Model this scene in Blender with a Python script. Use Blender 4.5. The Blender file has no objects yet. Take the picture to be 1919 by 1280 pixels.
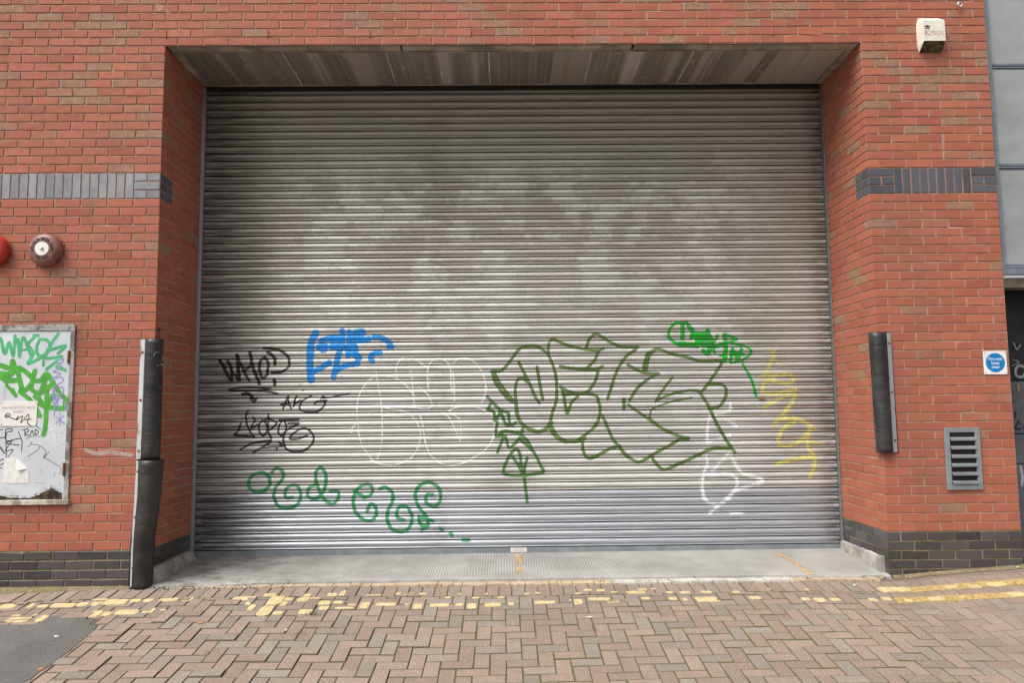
import bpy, math, random
import numpy as np
from mathutils import Matrix, Vector, noise

random.seed(7)
rng = np.random.default_rng(7)
D = bpy.data
SC = bpy.context.scene
COL = SC.collection
R_ = math.radians

# ------------------------------------------------------------------ camera
CAM = np.array([2.941025, -6.183522, 1.449352])
YAW, PITCH, ROLL, FPX = -0.010541, 0.088705, 0.009824, 1374.547
def _rot(y, p, r):
    cy, sy, cp, sp, cr, sr = math.cos(y), math.sin(y), math.cos(p), math.sin(p), math.cos(r), math.sin(r)
    return np.array([[cy, -sy, 0], [sy, cy, 0], [0, 0, 1]]) @ np.array([[1, 0, 0], [0, cp, -sp], [0, sp, cp]]) @ np.array([[cr, 0, sr], [0, 1, 0], [-sr, 0, cr]])
ROT = _rot(YAW, PITCH, ROLL)
cd = D.cameras.new('camera'); cam = D.objects.new('camera', cd); COL.objects.link(cam)
cd.sensor_width = 36; cd.lens = FPX / 1919 * 36; cd.clip_end = 2000; cd.clip_start = .05
cam.matrix_world = Matrix(((ROT[0][0], ROT[0][2], -ROT[0][1], CAM[0]), (ROT[1][0], ROT[1][2], -ROT[1][1], CAM[1]), (ROT[2][0], ROT[2][2], -ROT[2][1], CAM[2]), (0, 0, 0, 1)))
SC.camera = cam

def ray(px, py):
    return ROT @ np.array([(px - 959.5) / FPX, 1, (640 - py) / FPX])
def at(px, py, y=0.0):
    d = ray(px, py); t = (y - CAM[1]) / d[1]
    p = CAM + d * t
    return float(p[0]), float(p[2])          # wall coordinates X, Z on the plane at depth y

# ------------------------------------------------------------------ dimensions (metres)
CH = 0.07582                 # brick course
BL = 0.225                   # brick length
WD = 6.110                   # opening width
DEP = 0.812                  # reveal depth
ZB = 3.225 * 1.01084         # underside of the blue band
ZT = ZB + 3 * CH             # top of the blue band
ZS = ZT + 15 * CH            # underside of the lintel
ZPL = ZB - 39 * CH           # plinth top, left pier
ZPR = ZB - 38 * CH           # plinth top, right pier
XR = WD + 5 * BL             # right end of the right pier
XL = -3.6
YS = 0.865                   # shutter plane

def sstep(a, b, x):
    t = np.clip((x - a) / (b - a), 0, 1); return t * t * (3 - 2 * t)
def gz(x, y):
    """height of the paved ground"""
    w = .004 + .010 * sstep(0, 6, x) + .062 * np.clip(x - 6.05, 0, 4) * sstep(6.0, 6.5, x)
    yy = np.clip(-y, -1, 6)
    s = np.where(yy < 1.2, .128 * yy, .1536 + .128 * .9 * (1 - np.exp(-(yy - 1.2) / .9)))
    return w - s
def ground_at(px, py):
    d = ray(px, py); t = 5.5
    for _ in range(40):
        p = CAM + d * t
        t -= (p[2] - gz(p[0], p[1])) / (d[2] - .1 * d[1])
    p = CAM + d * t
    return float(p[0]), float(p[1])

# ------------------------------------------------------------------ node helpers
def nt(name):
    m = D.materials.new(name); m.use_nodes = True
    t = m.node_tree; t.nodes.clear()
    o = t.nodes.new('ShaderNodeOutputMaterial'); b = t.nodes.new('ShaderNodeBsdfPrincipled')
    t.links.new(b.outputs[0], o.inputs[0])
    return m, t, b, o
class N:
    """tiny node graph writer"""
    def __init__(s, t): s.t = t
    def new(s, typ, **kw):
        n = s.t.nodes.new(typ)
        for k, v in kw.items(): setattr(n, k, v)
        return n
    def put(s, sock, v):
        if isinstance(v, bpy.types.NodeSocket): s.t.links.new(v, sock)
        elif v is not None:
            if isinstance(v, (tuple, list)) and len(v) == 3 and sock.type == 'RGBA': v = (*v, 1)
            sock.default_value = v
    def pos(s):
        return s.new('ShaderNodeTexCoord').outputs['Object']
    def mapv(s, vec, scale=(1, 1, 1), loc=(0, 0, 0)):
        n = s.new('ShaderNodeMapping'); s.put(n.inputs['Vector'], vec)
        n.inputs['Scale'].default_value = scale; n.inputs['Location'].default_value = loc
        return n.outputs[0]
    def noise(s, vec, scale=5, detail=4, rough=.55, dist=0):
        n = s.new('ShaderNodeTexNoise'); s.put(n.inputs['Vector'], vec)
        n.inputs['Scale'].default_value = scale; n.inputs['Detail'].default_value = detail
        n.inputs['Roughness'].default_value = rough; n.inputs['Distortion'].default_value = dist
        return n.outputs[0]
    def vor(s, vec, scale=5, feat='F1', out=0):
        n = s.new('ShaderNodeTexVoronoi', feature=feat); s.put(n.inputs['Vector'], vec); n.inputs['Scale'].default_value = scale
        return n.outputs[out]
    def math(s, op, a, b=None, clamp=False):
        n = s.new('ShaderNodeMath', operation=op); n.use_clamp = clamp
        s.put(n.inputs[0], a)
        if b is not None: s.put(n.inputs[1], b)
        return n.outputs[0]
    def ramp(s, v, a, b, lo=0., hi=1., smooth=True):
        n = s.new('ShaderNodeMapRange', interpolation_type='SMOOTHSTEP' if smooth else 'LINEAR')
        s.put(n.inputs[0], v)
        for i, q in zip((1, 2, 3, 4), (a, b, lo, hi)): s.put(n.inputs[i], q)
        return n.outputs[0]
    def mix(s, f, a, b, mode='MIX'):
        n = s.new('ShaderNodeMix', data_type='RGBA', blend_type=mode)
        s.put(n.inputs[0], f); s.put(n.inputs[6], a); s.put(n.inputs[7], b)
        return n.outputs[2]
    def attr(s, name):
        return s.new('ShaderNodeAttribute', attribute_name=name)
    def sep(s, v):
        n = s.new('ShaderNodeSeparateXYZ'); s.put(n.inputs[0], v); return n.outputs
    def bump(s, h, strength=.3, dist=.01):
        n = s.new('ShaderNodeBump'); s.put(n.inputs['Height'], h)
        n.inputs['Strength'].default_value = strength; n.inputs['Distance'].default_value = dist
        return n.outputs[0]

MATS = {}
def plain(name, col, rough=.6, metal=0., var=.12, scale=9, bump=.15, bd=.004, spec=.5, grime=None, grime_amt=.35):
    """a real-world surface: base colour with uneven tone, slight grime and fine relief"""
    if name in MATS: return MATS[name]
    m, t, b, o = nt(name); g = N(t); p = g.pos()
    n1 = g.noise(p, scale, 5); n2 = g.noise(p, scale * 7, 4)
    dark = tuple(c * (1 - var * 2) for c in col); light = tuple(min(1, c * (1 + var)) for c in col)
    c = g.mix(g.ramp(n1, .3, .7), dark, light)
    if grime:
        c = g.mix(g.math('MULTIPLY', g.ramp(g.noise(p, scale * .6, 7, .68), .5, .68), grime_amt), c, grime)
    g.put(b.inputs['Base Color'], c); g.put(b.inputs['Metallic'], metal)
    g.put(b.inputs['Roughness'], g.ramp(n2, .25, .75, max(.05, rough - .1), min(1, rough + .1)))
    b.inputs['Specular IOR Level'].default_value = spec
    if bump: g.put(b.inputs['Normal'], g.bump(n2, bump, bd))
    MATS[name] = m; return m

# ------------------------------------------------------------------ materials
def mat_brick(kind):
    m, t, b, o = nt({'red': 'red_brick', 'blue': 'blue_brick', 'base': 'base_brick'}[kind]); g = N(t); p = g.pos()
    a = g.sep(g.attr('tint').outputs['Vector'])       # x: tone, y: flashing, z: seed
    sd = g.new('ShaderNodeVectorMath', operation='ADD'); g.put(sd.inputs[0], p)
    cb = g.new('ShaderNodeCombineXYZ'); g.put(cb.inputs[0], g.math('MULTIPLY', a[2], 31)); g.put(cb.inputs[1], g.math('MULTIPLY', a[2], 17)); g.put(cb.inputs[2], 0.)
    g.put(sd.inputs[1], cb.outputs[0]); q = sd.outputs[0]
    fine = g.noise(q, 160, 4, .7); mid = g.noise(q, 14, 4)
    drag = g.noise(g.mapv(q, (4, 4, 220)), 1.0, 3)
    if kind == 'red':
        c = g.mix(a[0], (.315, .088, .053), (.435, .140, .080))
        c = g.mix(g.ramp(mid, .35, .75, 0, .5), c, (.345, .112, .066))
        fl = g.ramp(g.math('ADD', g.math('MULTIPLY', g.noise(q, 6, 3), 1.0), a[1]), .55, .95)
        buff = g.mix(g.ramp(g.noise(q, 30, 4), .35, .7), (.250, .145, .092), (.350, .200, .125))
        c = g.mix(g.math('MULTIPLY', fl, .92), c, buff)
        rough = .78
    else:
        c = g.mix(a[0], *(((.060, .062, .074), (.11, .11, .13)) if kind == 'blue' else ((.040, .037, .039), (.085, .078, .079))))
        c = g.mix(g.ramp(mid, .4, .8, 0, .5), c, (.10, .085, .085) if kind == 'blue' else (.075, .058, .052))
        c = g.mix(g.math('MULTIPLY', a[1], g.ramp(mid, .2, .7, .6, .95)), c, (.31, .312, .335))  # pale tint of the left band fronts, a painted sky sheen
        rough = .36
    c = g.mix(g.ramp(fine, .55, .8, 0, .35), c, g.mix(.5, c, (.03, .02, .02)))
    run = g.noise(g.mapv(p, (9, 9, .8)), 1.0, 5, .65)
    c = g.mix(g.ramp(run, .56, .74, 0, .4), c, (.12, .07, .05) if kind == 'red' else (.03, .03, .03))
    # soot and weather in large soft patches, pale lime specks
    big = g.noise(g.mapv(p, (1, 1, .45)), 1.3, 5, .6)
    c = g.mix(g.ramp(big, .52, .75, 0, .28), c, (.14, .095, .075) if kind == 'red' else (.05, .05, .05))
    sp = g.noise(p, 75, 3, .6)
    z = g.sep(p)[2]
    low = g.ramp(z, .0, .7, .65, .735, False)
    c = g.mix(g.ramp(sp, low, .82, 0, .75), c, (.55, .52, .47))
    g.put(b.inputs['Base Color'], c)
    g.put(b.inputs['Roughness'], g.ramp(mid, .3, .7, rough - .07, rough + .09))
    h = g.math('ADD', g.math('MULTIPLY', drag, .6), g.math('MULTIPLY', fine, .7))
    h = g.math('ADD', h, g.math('MULTIPLY', g.noise(q, 28, 3), 1.6))
    g.put(b.inputs['Normal'], g.bump(h, .35, .0022))
    return m
def mat_mortar(name, c0, c1, moss=0.):
    m, t, b, o = nt(name); g = N(t); p = g.pos()
    c = g.mix(g.ramp(g.noise(p, 6, 6, .6), .35, .65), c0, c1)
    c = g.mix(g.ramp(g.noise(p, 90, 4), .45, .75, 0, .5), c, tuple(x * .55 for x in c0))
    if moss:
        c = g.mix(g.math('MULTIPLY', g.ramp(g.noise(p, 3.1, 6, .7), .42, .6), moss), c, (.17, .16, .025))
    g.put(b.inputs['Base Color'], c); b.inputs['Roughness'].default_value = .95
    g.put(b.inputs['Normal'], g.bump(g.noise(p, 140, 4), .6, .003))
    return m
M_RED = mat_brick('red'); M_BLUE = mat_brick('blue'); M_BASE = mat_brick('base')
M_MORT = mat_mortar('mortar', (.40, .285, .20), (.53, .41, .30))
M_MORTP = mat_mortar('mossy_mortar', (.33, .25, .15), (.45, .36, .22), .9)
M_MORTB = mat_mortar('pink_mortar', (.50, .25, .17), (.60, .33, .24))

def mat_shutter(name, clean):
    m, t, b, o = nt(name); g = N(t); p = g.pos(); xyz = g.sep(p); x, z = xyz[0], xyz[2]
    st = g.mapv(p, (1.0, 1, 7))
    streak = g.noise(g.mapv(p, (1.6, 1, 60)), 1.0, 6, .62)
    zs_ = g.math('MULTIPLY', g.math('FLOOR', g.math('DIVIDE', g.math('SUBTRACT', z, .130), .075)), .075)
    cz = g.new('ShaderNodeCombineXYZ'); g.put(cz.inputs[2], zs_)
    jog = g.math('MULTIPLY', g.math('SUBTRACT', g.noise(g.mapv(cz.outputs[0], (1, 1, 1)), 37, 0), .5), .55)
    xq = g.math('ADD', x, jog)
    cq = g.new('ShaderNodeCombineXYZ'); g.put(cq.inputs[0], xq); g.put(cq.inputs[2], zs_)
    q = cq.outputs[0]
    blk = g.math('ADD', g.math('MULTIPLY', g.noise(g.mapv(q, (1.9, 1, 2.3)), 1.0, 5, .62), .75), g.math('MULTIPLY', g.noise(g.mapv(p, (1.5, 1, 3)), 1.5, 5, .6), .25))
    if clean:
        base = g.mix(g.ramp(streak, .35, .7), (.42, .44, .47), (.58, .60, .63)); rough = .30; metal = .62
        r_out = g.ramp(g.noise(st, 3, 5), .3, .7, .34, .48)
    else:
        base = g.mix(g.ramp(streak, .3, .7), (.45, .445, .415), (.62, .615, .58))
        base = g.mix(g.ramp(z, 2.3, 1.6, 0, .7), base, g.mix(g.ramp(streak, .3, .7), (.50, .505, .505), (.68, .685, .69)))
        # olive brown weathering over the upper part and the right side
        wb = g.math('ADD', g.noise(g.mapv(q, (1.1, 1, .9)), 1.0, 4, .6), g.math('ADD', g.ramp(z, 1.9, 4.2, -.06, .22), g.ramp(x, 3.4, 6.0, 0., .10)))
        base = g.mix(g.ramp(wb, .40, .76, 0, .50), base, (.26, .24, .20))
        # rubbed pale patches across the upper middle, slat by slat
        reg = g.math('MULTIPLY', g.math('MULTIPLY', g.ramp(z, 4.15, 3.55), g.ramp(z, 1.5, 2.2, .35, 1)), g.math('MULTIPLY', g.ramp(x, .5, 1.3), g.ramp(x, 5.75, 4.9)))
        pn = g.math('ADD', g.math('MULTIPLY', blk, .8), g.math('MULTIPLY', g.noise(g.mapv(p, (7, 1, 30)), 1.0, 5, .7), .2))
        pale = g.math('MULTIPLY', g.ramp(pn, .475, .55), reg)
        base = g.mix(g.math('MULTIPLY', pale, .56), base, (.74, .75, .73))
        r_out = g.ramp(pale, 0, 1, .50, .45); metal = .36
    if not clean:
        # brown dirt film low on each slat, with paving reflection and shade painted in
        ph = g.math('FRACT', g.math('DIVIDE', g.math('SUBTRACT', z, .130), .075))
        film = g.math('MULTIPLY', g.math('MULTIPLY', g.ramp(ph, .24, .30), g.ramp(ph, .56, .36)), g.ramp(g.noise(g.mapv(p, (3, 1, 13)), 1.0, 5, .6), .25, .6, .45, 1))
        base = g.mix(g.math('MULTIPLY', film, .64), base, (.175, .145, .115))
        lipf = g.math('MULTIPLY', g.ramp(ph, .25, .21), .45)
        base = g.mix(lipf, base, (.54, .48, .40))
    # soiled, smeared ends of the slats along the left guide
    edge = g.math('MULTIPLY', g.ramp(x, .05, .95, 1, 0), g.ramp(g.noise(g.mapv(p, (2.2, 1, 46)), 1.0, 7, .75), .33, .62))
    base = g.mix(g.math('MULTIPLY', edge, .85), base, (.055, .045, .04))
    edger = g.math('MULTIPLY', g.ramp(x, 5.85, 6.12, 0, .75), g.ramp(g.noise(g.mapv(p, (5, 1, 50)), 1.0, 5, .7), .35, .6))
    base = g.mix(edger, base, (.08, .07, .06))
    spk = g.ramp(g.noise(g.mapv(p, (1, 1, 2.5)), 55, 4, .7), .68, .8, 0, .55)
    base = g.mix(spk, base, (.12, .10, .09))
    # rubbed seam where the film of an old poster ended
    seam = g.math('MULTIPLY', g.ramp(g.math('ABSOLUTE', g.math('SUBTRACT', x, 2.30)), 0, .22, .35, 0), g.ramp(g.noise(g.mapv(p, (6, 1, 9)), 1.5, 6, .7), .45, .62))
    base = g.mix(seam, base, (.22, .19, .17))
    g.put(b.inputs['Base Color'], base); b.inputs['Metallic'].default_value = metal
    g.put(b.inputs['Roughness'], r_out)
    g.put(b.inputs['Normal'], g.bump(g.noise(g.mapv(p, (1, 1, 5)), 30, 4), .06, .004))
    return m
M_GROOVE = plain('shaded_greasy_interlock', (.016, .012, .009), .7, metal=.3, var=.2)  # near-black gap faces: shade between the slats put into the colour, over grease
M_SHUT = mat_shutter('weathered_slats', False); M_SHUTC = mat_shutter('clean_slats', True)

def mat_paint(name, col, rough=.45, alpha=1.0, speck=.5):
    """sprayed or brushed paint: follows the 'paint' stored on the mesh"""
    m, t, b, o = nt(name); g = N(t); p = g.pos()
    c = g.mix(g.ramp(g.noise(p, 20, 4), .3, .7), tuple(x * .82 for x in col), tuple(min(1, x * 1.1) for x in col))
    g.put(b.inputs['Base Color'], c); b.inputs['Roughness'].default_value = rough
    d = g.attr('paint').outputs['Fac']
    f = g.math('SUBTRACT', d, g.math('MULTIPLY', g.math('MULTIPLY', g.noise(p, 220, 3, .7), speck), g.math('SUBTRACT', 1.0, d)))
    f = g.math('MULTIPLY', g.ramp(f, .02, .85), g.ramp(g.noise(p, 7, 3), .32, .6, alpha * .72, alpha))
    tr = g.new('ShaderNodeBsdfTransparent'); mx = g.new('ShaderNodeMixShader')
    g.put(mx.inputs[0], f); t.links.new(tr.outputs[0], mx.inputs[1]); t.links.new(b.outputs[0], mx.inputs[2])
    t.links.new(mx.outputs[0], o.inputs[0])
    return m

def mat_concrete():
    m, t, b, o = nt('tamped_concrete'); g = N(t); p = g.pos(); x, y, z = g.sep(p)
    w = g.new('ShaderNodeTexWave', wave_type='BANDS', bands_direction='X'); g.put(w.inputs['Vector'], p)
    w.inputs['Scale'].default_value = 13; w.inputs['Distortion'].default_value = .8; w.inputs['Detail'].default_value = 3; w.inputs['Detail Scale'].default_value = 3
    wf = w.outputs['Fac']
    c = g.mix(g.ramp(g.noise(p, 2.2, 7, .65), .35, .7), (.30, .295, .28), (.415, .407, .39))
    # grit packed into the tamping grooves over the driven middle
    groove = g.math('MULTIPLY', g.ramp(wf, .05, .4, 1, 0), g.math('MULTIPLY', g.ramp(y, .0, .16, 0, 1), g.ramp(g.noise(p, 3, 5), .3, .6, .25, .8)))
    c = g.mix(groove, c, (.19, .18, .17))
    st = g.math('MULTIPLY', g.ramp(x, 1.9, .2, 0, 1), g.ramp(g.noise(g.mapv(p, (2, 4, 1)), 2.3, 7, .7), .46, .6))
    c = g.mix(g.math('MULTIPLY', st, .75), c, (.12, .105, .09))
    c = g.mix(g.ramp(g.noise(p, 60, 5, .7), .58, .72, 0, .6), c, (.22, .205, .185))
    ck = g.vor(g.mapv(p, (1.6, 3.0, 1)), 1.0, 'DISTANCE_TO_EDGE')
    c = g.mix(g.math('MULTIPLY', g.ramp(ck, .007, .002), g.math('MULTIPLY', g.ramp(y, .16, .06), g.ramp(g.noise(p, 1.3, 2), .5, .6, 0, .8))), c, (.06, .055, .05))
    g.put(b.inputs['Base Color'], c); b.inputs['Roughness'].default_value = .9
    h = g.math('ADD', g.math('MULTIPLY', wf, g.ramp(y, .0, .16, .1, 1)), g.math('MULTIPLY', g.noise(p, 90, 4), .6))
    g.put(b.inputs['Normal'], g.bump(h, .38, .005))
    return m
def mat_paver():
    m, t, b, o = nt('paving_brick'); g = N(t); p = g.pos()
    a = g.sep(g.attr('tint').outputs['Vector'])
    pink = g.mix(a[0], (.245, .172, .135), (.315, .228, .182))
    grey = g.mix(a[0], (.205, .180, .150), (.27, .243, .205))
    c = g.mix(a[1], pink, grey)
    c = g.mix(g.ramp(g.noise(p, 9, 5), .35, .7, 0, .35), c, (.20, .155, .12))
    n = g.noise(p, 120, 4, .7)
    c = g.mix(g.ramp(n, .52, .68, 0, .6), c, (.13, .10, .088))
    v = g.vor(p, 85); vc = g.sep(g.vor(p, 85, out=1))
    fleck = g.math('MULTIPLY', g.ramp(v, .18, .42, 1, 0), g.math('GREATER_THAN', vc[0], g.math('SUBTRACT', .82, g.math('MULTIPLY', a[2], .5))))
    c = g.mix(g.math('MULTIPLY', fleck, .55), c, (.56, .50, .44))
    big = g.noise(p, .9, 5, .6)
    c = g.mix(g.ramp(big, .5, .72, 0, .35), c, (.15, .125, .11))
    g.put(b.inputs['Base Color'], c); b.inputs['Roughness'].default_value = .88
    h = g.math('ADD', n, g.math('MULTIPLY', g.noise(p, 40, 4), 1.2))
    g.put(b.inputs['Normal'], g.bump(h, .5, .004))
    return m
def mat_joint():
    m, t, b, o = nt('joint_sand'); g = N(t); p = g.pos(); x = g.sep(p)[0]
    c = g.mix(g.noise(p, 30, 4), (.085, .068, .052), (.22, .178, .135))
    yj = g.sep(p)[1]
    mo = g.math('MULTIPLY', g.ramp(g.noise(p, 2.2, 6, .7), .36, .52), g.math('MULTIPLY', g.ramp(x, 1.0, 3.0, .2, .72), g.ramp(yj, -.10, -.16)))
    c = g.mix(mo, c, (.115, .125, .03))
    c = g.mix(g.ramp(x, 5.6, 6.8, 0, .75), c, (.235, .175, .145))
    g.put(b.inputs['Base Color'], c); b.inputs['Roughness'].default_value = 1
    g.put(b.inputs['Normal'], g.bump(g.noise(p, 160, 4), .7, .006))
    return m
def mat_asphalt():
    m, t, b, o = nt('asphalt'); g = N(t); p = g.pos()
    c = g.mix(g.ramp(g.noise(p, 2.0, 6, .6), .3, .7), (.105, .100, .095), (.155, .148, .142))
    c = g.mix(g.ramp(g.noise(p, 120, 4, .75), .52, .66, 0, .8), c, (.30, .285, .27)); c = g.mix(g.ramp(g.noise(p, 90, 3, .7), .56, .7, 0, .8), c, (.05, .048, .046))
    g.put(b.inputs['Base Color'], c); b.inputs['Roughness'].default_value = .85
    g.put(b.inputs['Normal'], g.bump(g.noise(p, 120, 4, .8), .9, .008))
    return m
def mat_soffit():
    m, t, b, o = nt('stained_soffit'); g = N(t); p = g.pos(); x, y, z = g.sep(p)
    r = g.new('ShaderNodeObjectInfo').outputs['Random']
    st = g.noise(g.mapv(p, (30, .35, 1)), 1.0, 6, .7)
    st2 = g.noise(g.mapv(p, (3.4, .10, 1)), 1.0, 2, .5)
    bandf = g.ramp(g.math('ADD', g.math('MULTIPLY', st2, .85), g.math('MULTIPLY', st, .15)), .47, .53)
    c = g.mix(bandf, (.15, .135, .122), (.43, .385, .34))
    c = g.mix(g.ramp(st, .35, .7, 0, .55), c, (.42, .375, .325))
    c = g.mix(g.math('MULTIPLY', r, .5), c, (.13, .115, .105))
    bl = g.math('MULTIPLY', g.ramp(g.noise(p, 9, 6, .7), .60, .66), g.ramp(bandf, .2, .0, 0, .6))
    c = g.mix(bl, c, (.42, .40, .37))
    g.put(b.inputs['Base Color'], c); b.inputs['Roughness'].default_value = .6
    g.put(b.inputs['Normal'], g.bump(st, .15, .004))
    return m
def mat_hatch():
    m, t, b, o = nt('hatch_paint'); g = N(t); p = g.pos(); x, y, z = g.sep(p)
    c = g.mix(g.ramp(g.noise(p, 3, 5), .35, .7), (.52, .55, .585), (.66, .685, .72))
    c = g.mix(g.ramp(g.noise(g.mapv(p, (14, 1, 2.2)), 1.0, 7, .75), .55, .68, 0, .38), c, (.26, .27, .29))
    c = g.mix(g.math('MULTIPLY', g.ramp(z, 1.45, .75, 0, .4), g.ramp(g.noise(p, 6, 6, .7), .42, .62)), c, (.36, .40, .46))
    c = g.mix(g.ramp(g.noise(p, 48, 5, .75), .64, .72, 0, .7), c, (.13, .13, .14))
    g.put(b.inputs['Base Color'], c); b.inputs['Roughness'].default_value = .5
    g.put(b.inputs['Normal'], g.bump(g.noise(g.mapv(p, (3, 1, 1)), 14, 5), .12, .004))
    return m
def mat_wood(name, c0, c1, chip=None):
    m, t, b, o = nt(name); g = N(t); p = g.pos()
    gr = g.noise(g.mapv(p, (30, 30, 30)), 1.0, 6, .75)
    c = g.mix(g.ramp(gr, .3, .7), c0, c1)
    if chip: c = g.mix(g.ramp(g.noise(g.mapv(p, (10, 10, 7)), 1.0, 7, .7), .50, .56), c, chip)
    g.put(b.inputs['Base Color'], c); b.inputs['Roughness'].default_value = .8
    g.put(b.inputs['Normal'], g.bump(gr, .6, .006))
    return m
def mat_rust(name, base, amt=.5, metal=.7, rough=.45):
    m, t, b, o = nt(name); g = N(t); p = g.pos()
    f = g.ramp(g.noise(g.mapv(p, (8, 8, 2)), 1.6, 7, .7), .62 - amt * .3, .75 - amt * .25)
    c = g.mix(f, base, g.mix(g.noise(p, 30, 4), (.09, .035, .015), (.28, .13, .05)))
    g.put(b.inputs['Base Color'], c); g.put(b.inputs['Metallic'], g.ramp(f, 0, 1, metal, 0))
    g.put(b.inputs['Roughness'], g.ramp(f, 0, 1, rough, .9))
    g.put(b.inputs['Normal'], g.bump(g.noise(p, 60, 4), .2, .003))
    return m
M_CONC = mat_concrete(); M_PAV = mat_paver(); M_JOINT = mat_joint(); M_ASPH = mat_asphalt()
M_SOFF = mat_soffit(); M_HATCH = mat_hatch()
M_FRAME = mat_wood('flaking_frame', (.26, .255, .25), (.42, .41, .40), (.15, .13, .115))
M_ROT = mat_wood('rotten_wood', (.020, .014, .009), (.17, .115, .07), (.04, .026, .016))
M_SILL = mat_wood('pale_sill', (.40, .36, .30), (.60, .56, .50), (.27, .23, .18))
M_GALV = mat_rust('galvanised_steel', (.50, .52, .55), .12, .75, .42)
M_LOCK = mat_rust('dull_galvanised', (.24, .245, .25), .3, .6, .5)
M_WSTRIP = mat_rust('painted_strip', (.60, .63, .67), .22, .15, .42)
M_RUST = mat_rust('rusty_steel', (.20, .09, .05), .95, .3, .7)
def mat_rubber():
    m, t, b, o = nt('black_rubber'); g = N(t); p = g.pos()
    c = g.mix(g.ramp(g.noise(p, 4, 5), .35, .65), (.014, .014, .015), (.036, .035, .034))
    sc = g.math('MULTIPLY', g.ramp(g.noise(g.mapv(p, (40, 40, 5)), 1.0, 6, .75), .58, .70), g.ramp(g.noise(p, 3, 4), .4, .6))
    c = g.mix(g.math('MULTIPLY', sc, .6), c, (.15, .145, .135))
    c = g.mix(g.ramp(g.noise(p, 60, 4, .7), .66, .76, 0, .6), c, (.20, .19, .17))
    g.put(b.inputs['Base Color'], c); g.put(b.inputs['Roughness'], g.ramp(g.noise(p, 7, 5), .3, .7, .30, .58))
    h = g.math('ADD', g.math('MULTIPLY', g.noise(g.mapv(p, (4, 4, 9)), 1.6, 3), 2.0), g.math('MULTIPLY', g.noise(p, 45, 4), .25))
    g.put(b.inputs['Normal'], g.bump(h, .45, .012))
    return m
M_RUB = mat_rubber()
M_DARK = plain('dark_void', (.012, .011, .010), .8)
M_TAN = plain('tan_steel', (.36, .30, .24), .6, var=.25, scale=4, grime=(.10, .06, .03))
M_SEAM = plain('pale_seam', (.50, .46, .41), .6, var=.2, scale=6)
M_GREYP = plain('grey_paint', (.225, .25, .265), .38, var=.1, scale=6, bump=.05, grime=(.12, .12, .11))
M_CLAD = plain('grey_cladding', (.33, .345, .345), .32, metal=.15, var=.05, scale=1.5, bump=.03, grime=(.24, .255, .26), grime_amt=.5)
_t = M_CLAD.node_tree; _g = N(_t); _b = next(n for n in _t.nodes if n.type == 'BSDF_PRINCIPLED')
_g.put(_b.inputs['Normal'], _g.bump(_g.noise(_g.mapv(_g.pos(), (1.2, 1, 1.6)), 1.4, 2), .5, .05))
M_CLADE = plain('cladding_trim', (.17, .20, .235), .35, metal=.2, var=.1)
M_WHITE = plain('white_plastic', (.72, .70, .66), .45, var=.05, grime=(.5, .42, .3), grime_amt=.3)
M_CREAM = plain('cream_plastic', (.76, .73, .64), .42, var=.06, scale=14, bump=.05, grime=(.45, .40, .25), grime_amt=.35)
M_ALGAE = plain('algae_plastic', (.10, .085, .025), .7, var=.5, scale=24, grime=(.02, .016, .006), grime_amt=.9)
M_BLUES = plain('sign_blue', (.004, .19, .50), .4, var=.05, bump=0)
M_WHITES = plain('sign_white', (.78, .77, .75), .4, var=.03, bump=0)
M_INK = plain('dark_ink', (.02, .018, .03), .5, bump=0)
M_INKR = plain('faded_red_ink', (.36, .17, .16), .5, bump=0)
M_INKF = plain('faded_grey_ink', (.42, .40, .41), .5, bump=0)
M_BELLR = plain('red_enamel', (.46, .025, .012), .28, var=.15, bump=.03, grime=(.25, .02, .01), grime_amt=.4)
M_BELLB = plain('faded_maroon_enamel', (.25, .115, .095), .38, var=.2, scale=12, bump=.05, grime=(.13, .05, .04), grime_amt=.6)
M_CHROME = plain('bright_steel', (.7, .7, .7), .2, metal=1, bump=0)
M_PAPER = plain('weathered_paper', (.76, .75, .73), .85, var=.05, scale=20, grime=(.48, .38, .27), grime_amt=.4)
M_TERR = plain('terracotta', (.42, .14, .08), .8)
M_YEL = plain('yellow_line_paint', (.62, .50, .26), .75, var=.12, scale=30, bump=.5, bd=.004, grime=(.40, .30, .17), grime_amt=.75)
M_OCH = plain('ochre_paver', (.47, .33, .13), .85, var=.2, scale=40, bump=.5, bd=.004, grime=(.22, .15, .07), grime_amt=.6)
M_TANM = mat_mortar('ochre_mortar', (.43, .325, .215), (.55, .435, .30))
M_LIME = mat_mortar('pale_mortar', (.48, .45, .40), (.60, .57, .52))
M_KERB = plain('rough_concrete', (.42, .40, .36), .9, var=.2, scale=7, bump=.8, bd=.012, grime=(.26, .24, .21), grime_amt=.7)
M_STONE = plain('crumbled_stone', (.16, .15, .14), .95, var=.4, scale=40)
M_MOSS = plain('moss', (.085, .11, .02), 1, var=.4, scale=60)
M_TAPE = plain('brown_tape', (.20, .12, .05), .6)
M_DOORG = plain('grey_door_paint', (.115, .12, .14), .5, var=.15, scale=4, grime=(.05, .05, .055))
M_DOORB = plain('black_door_paint', (.018, .017, .018), .5, var=.3)

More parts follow.
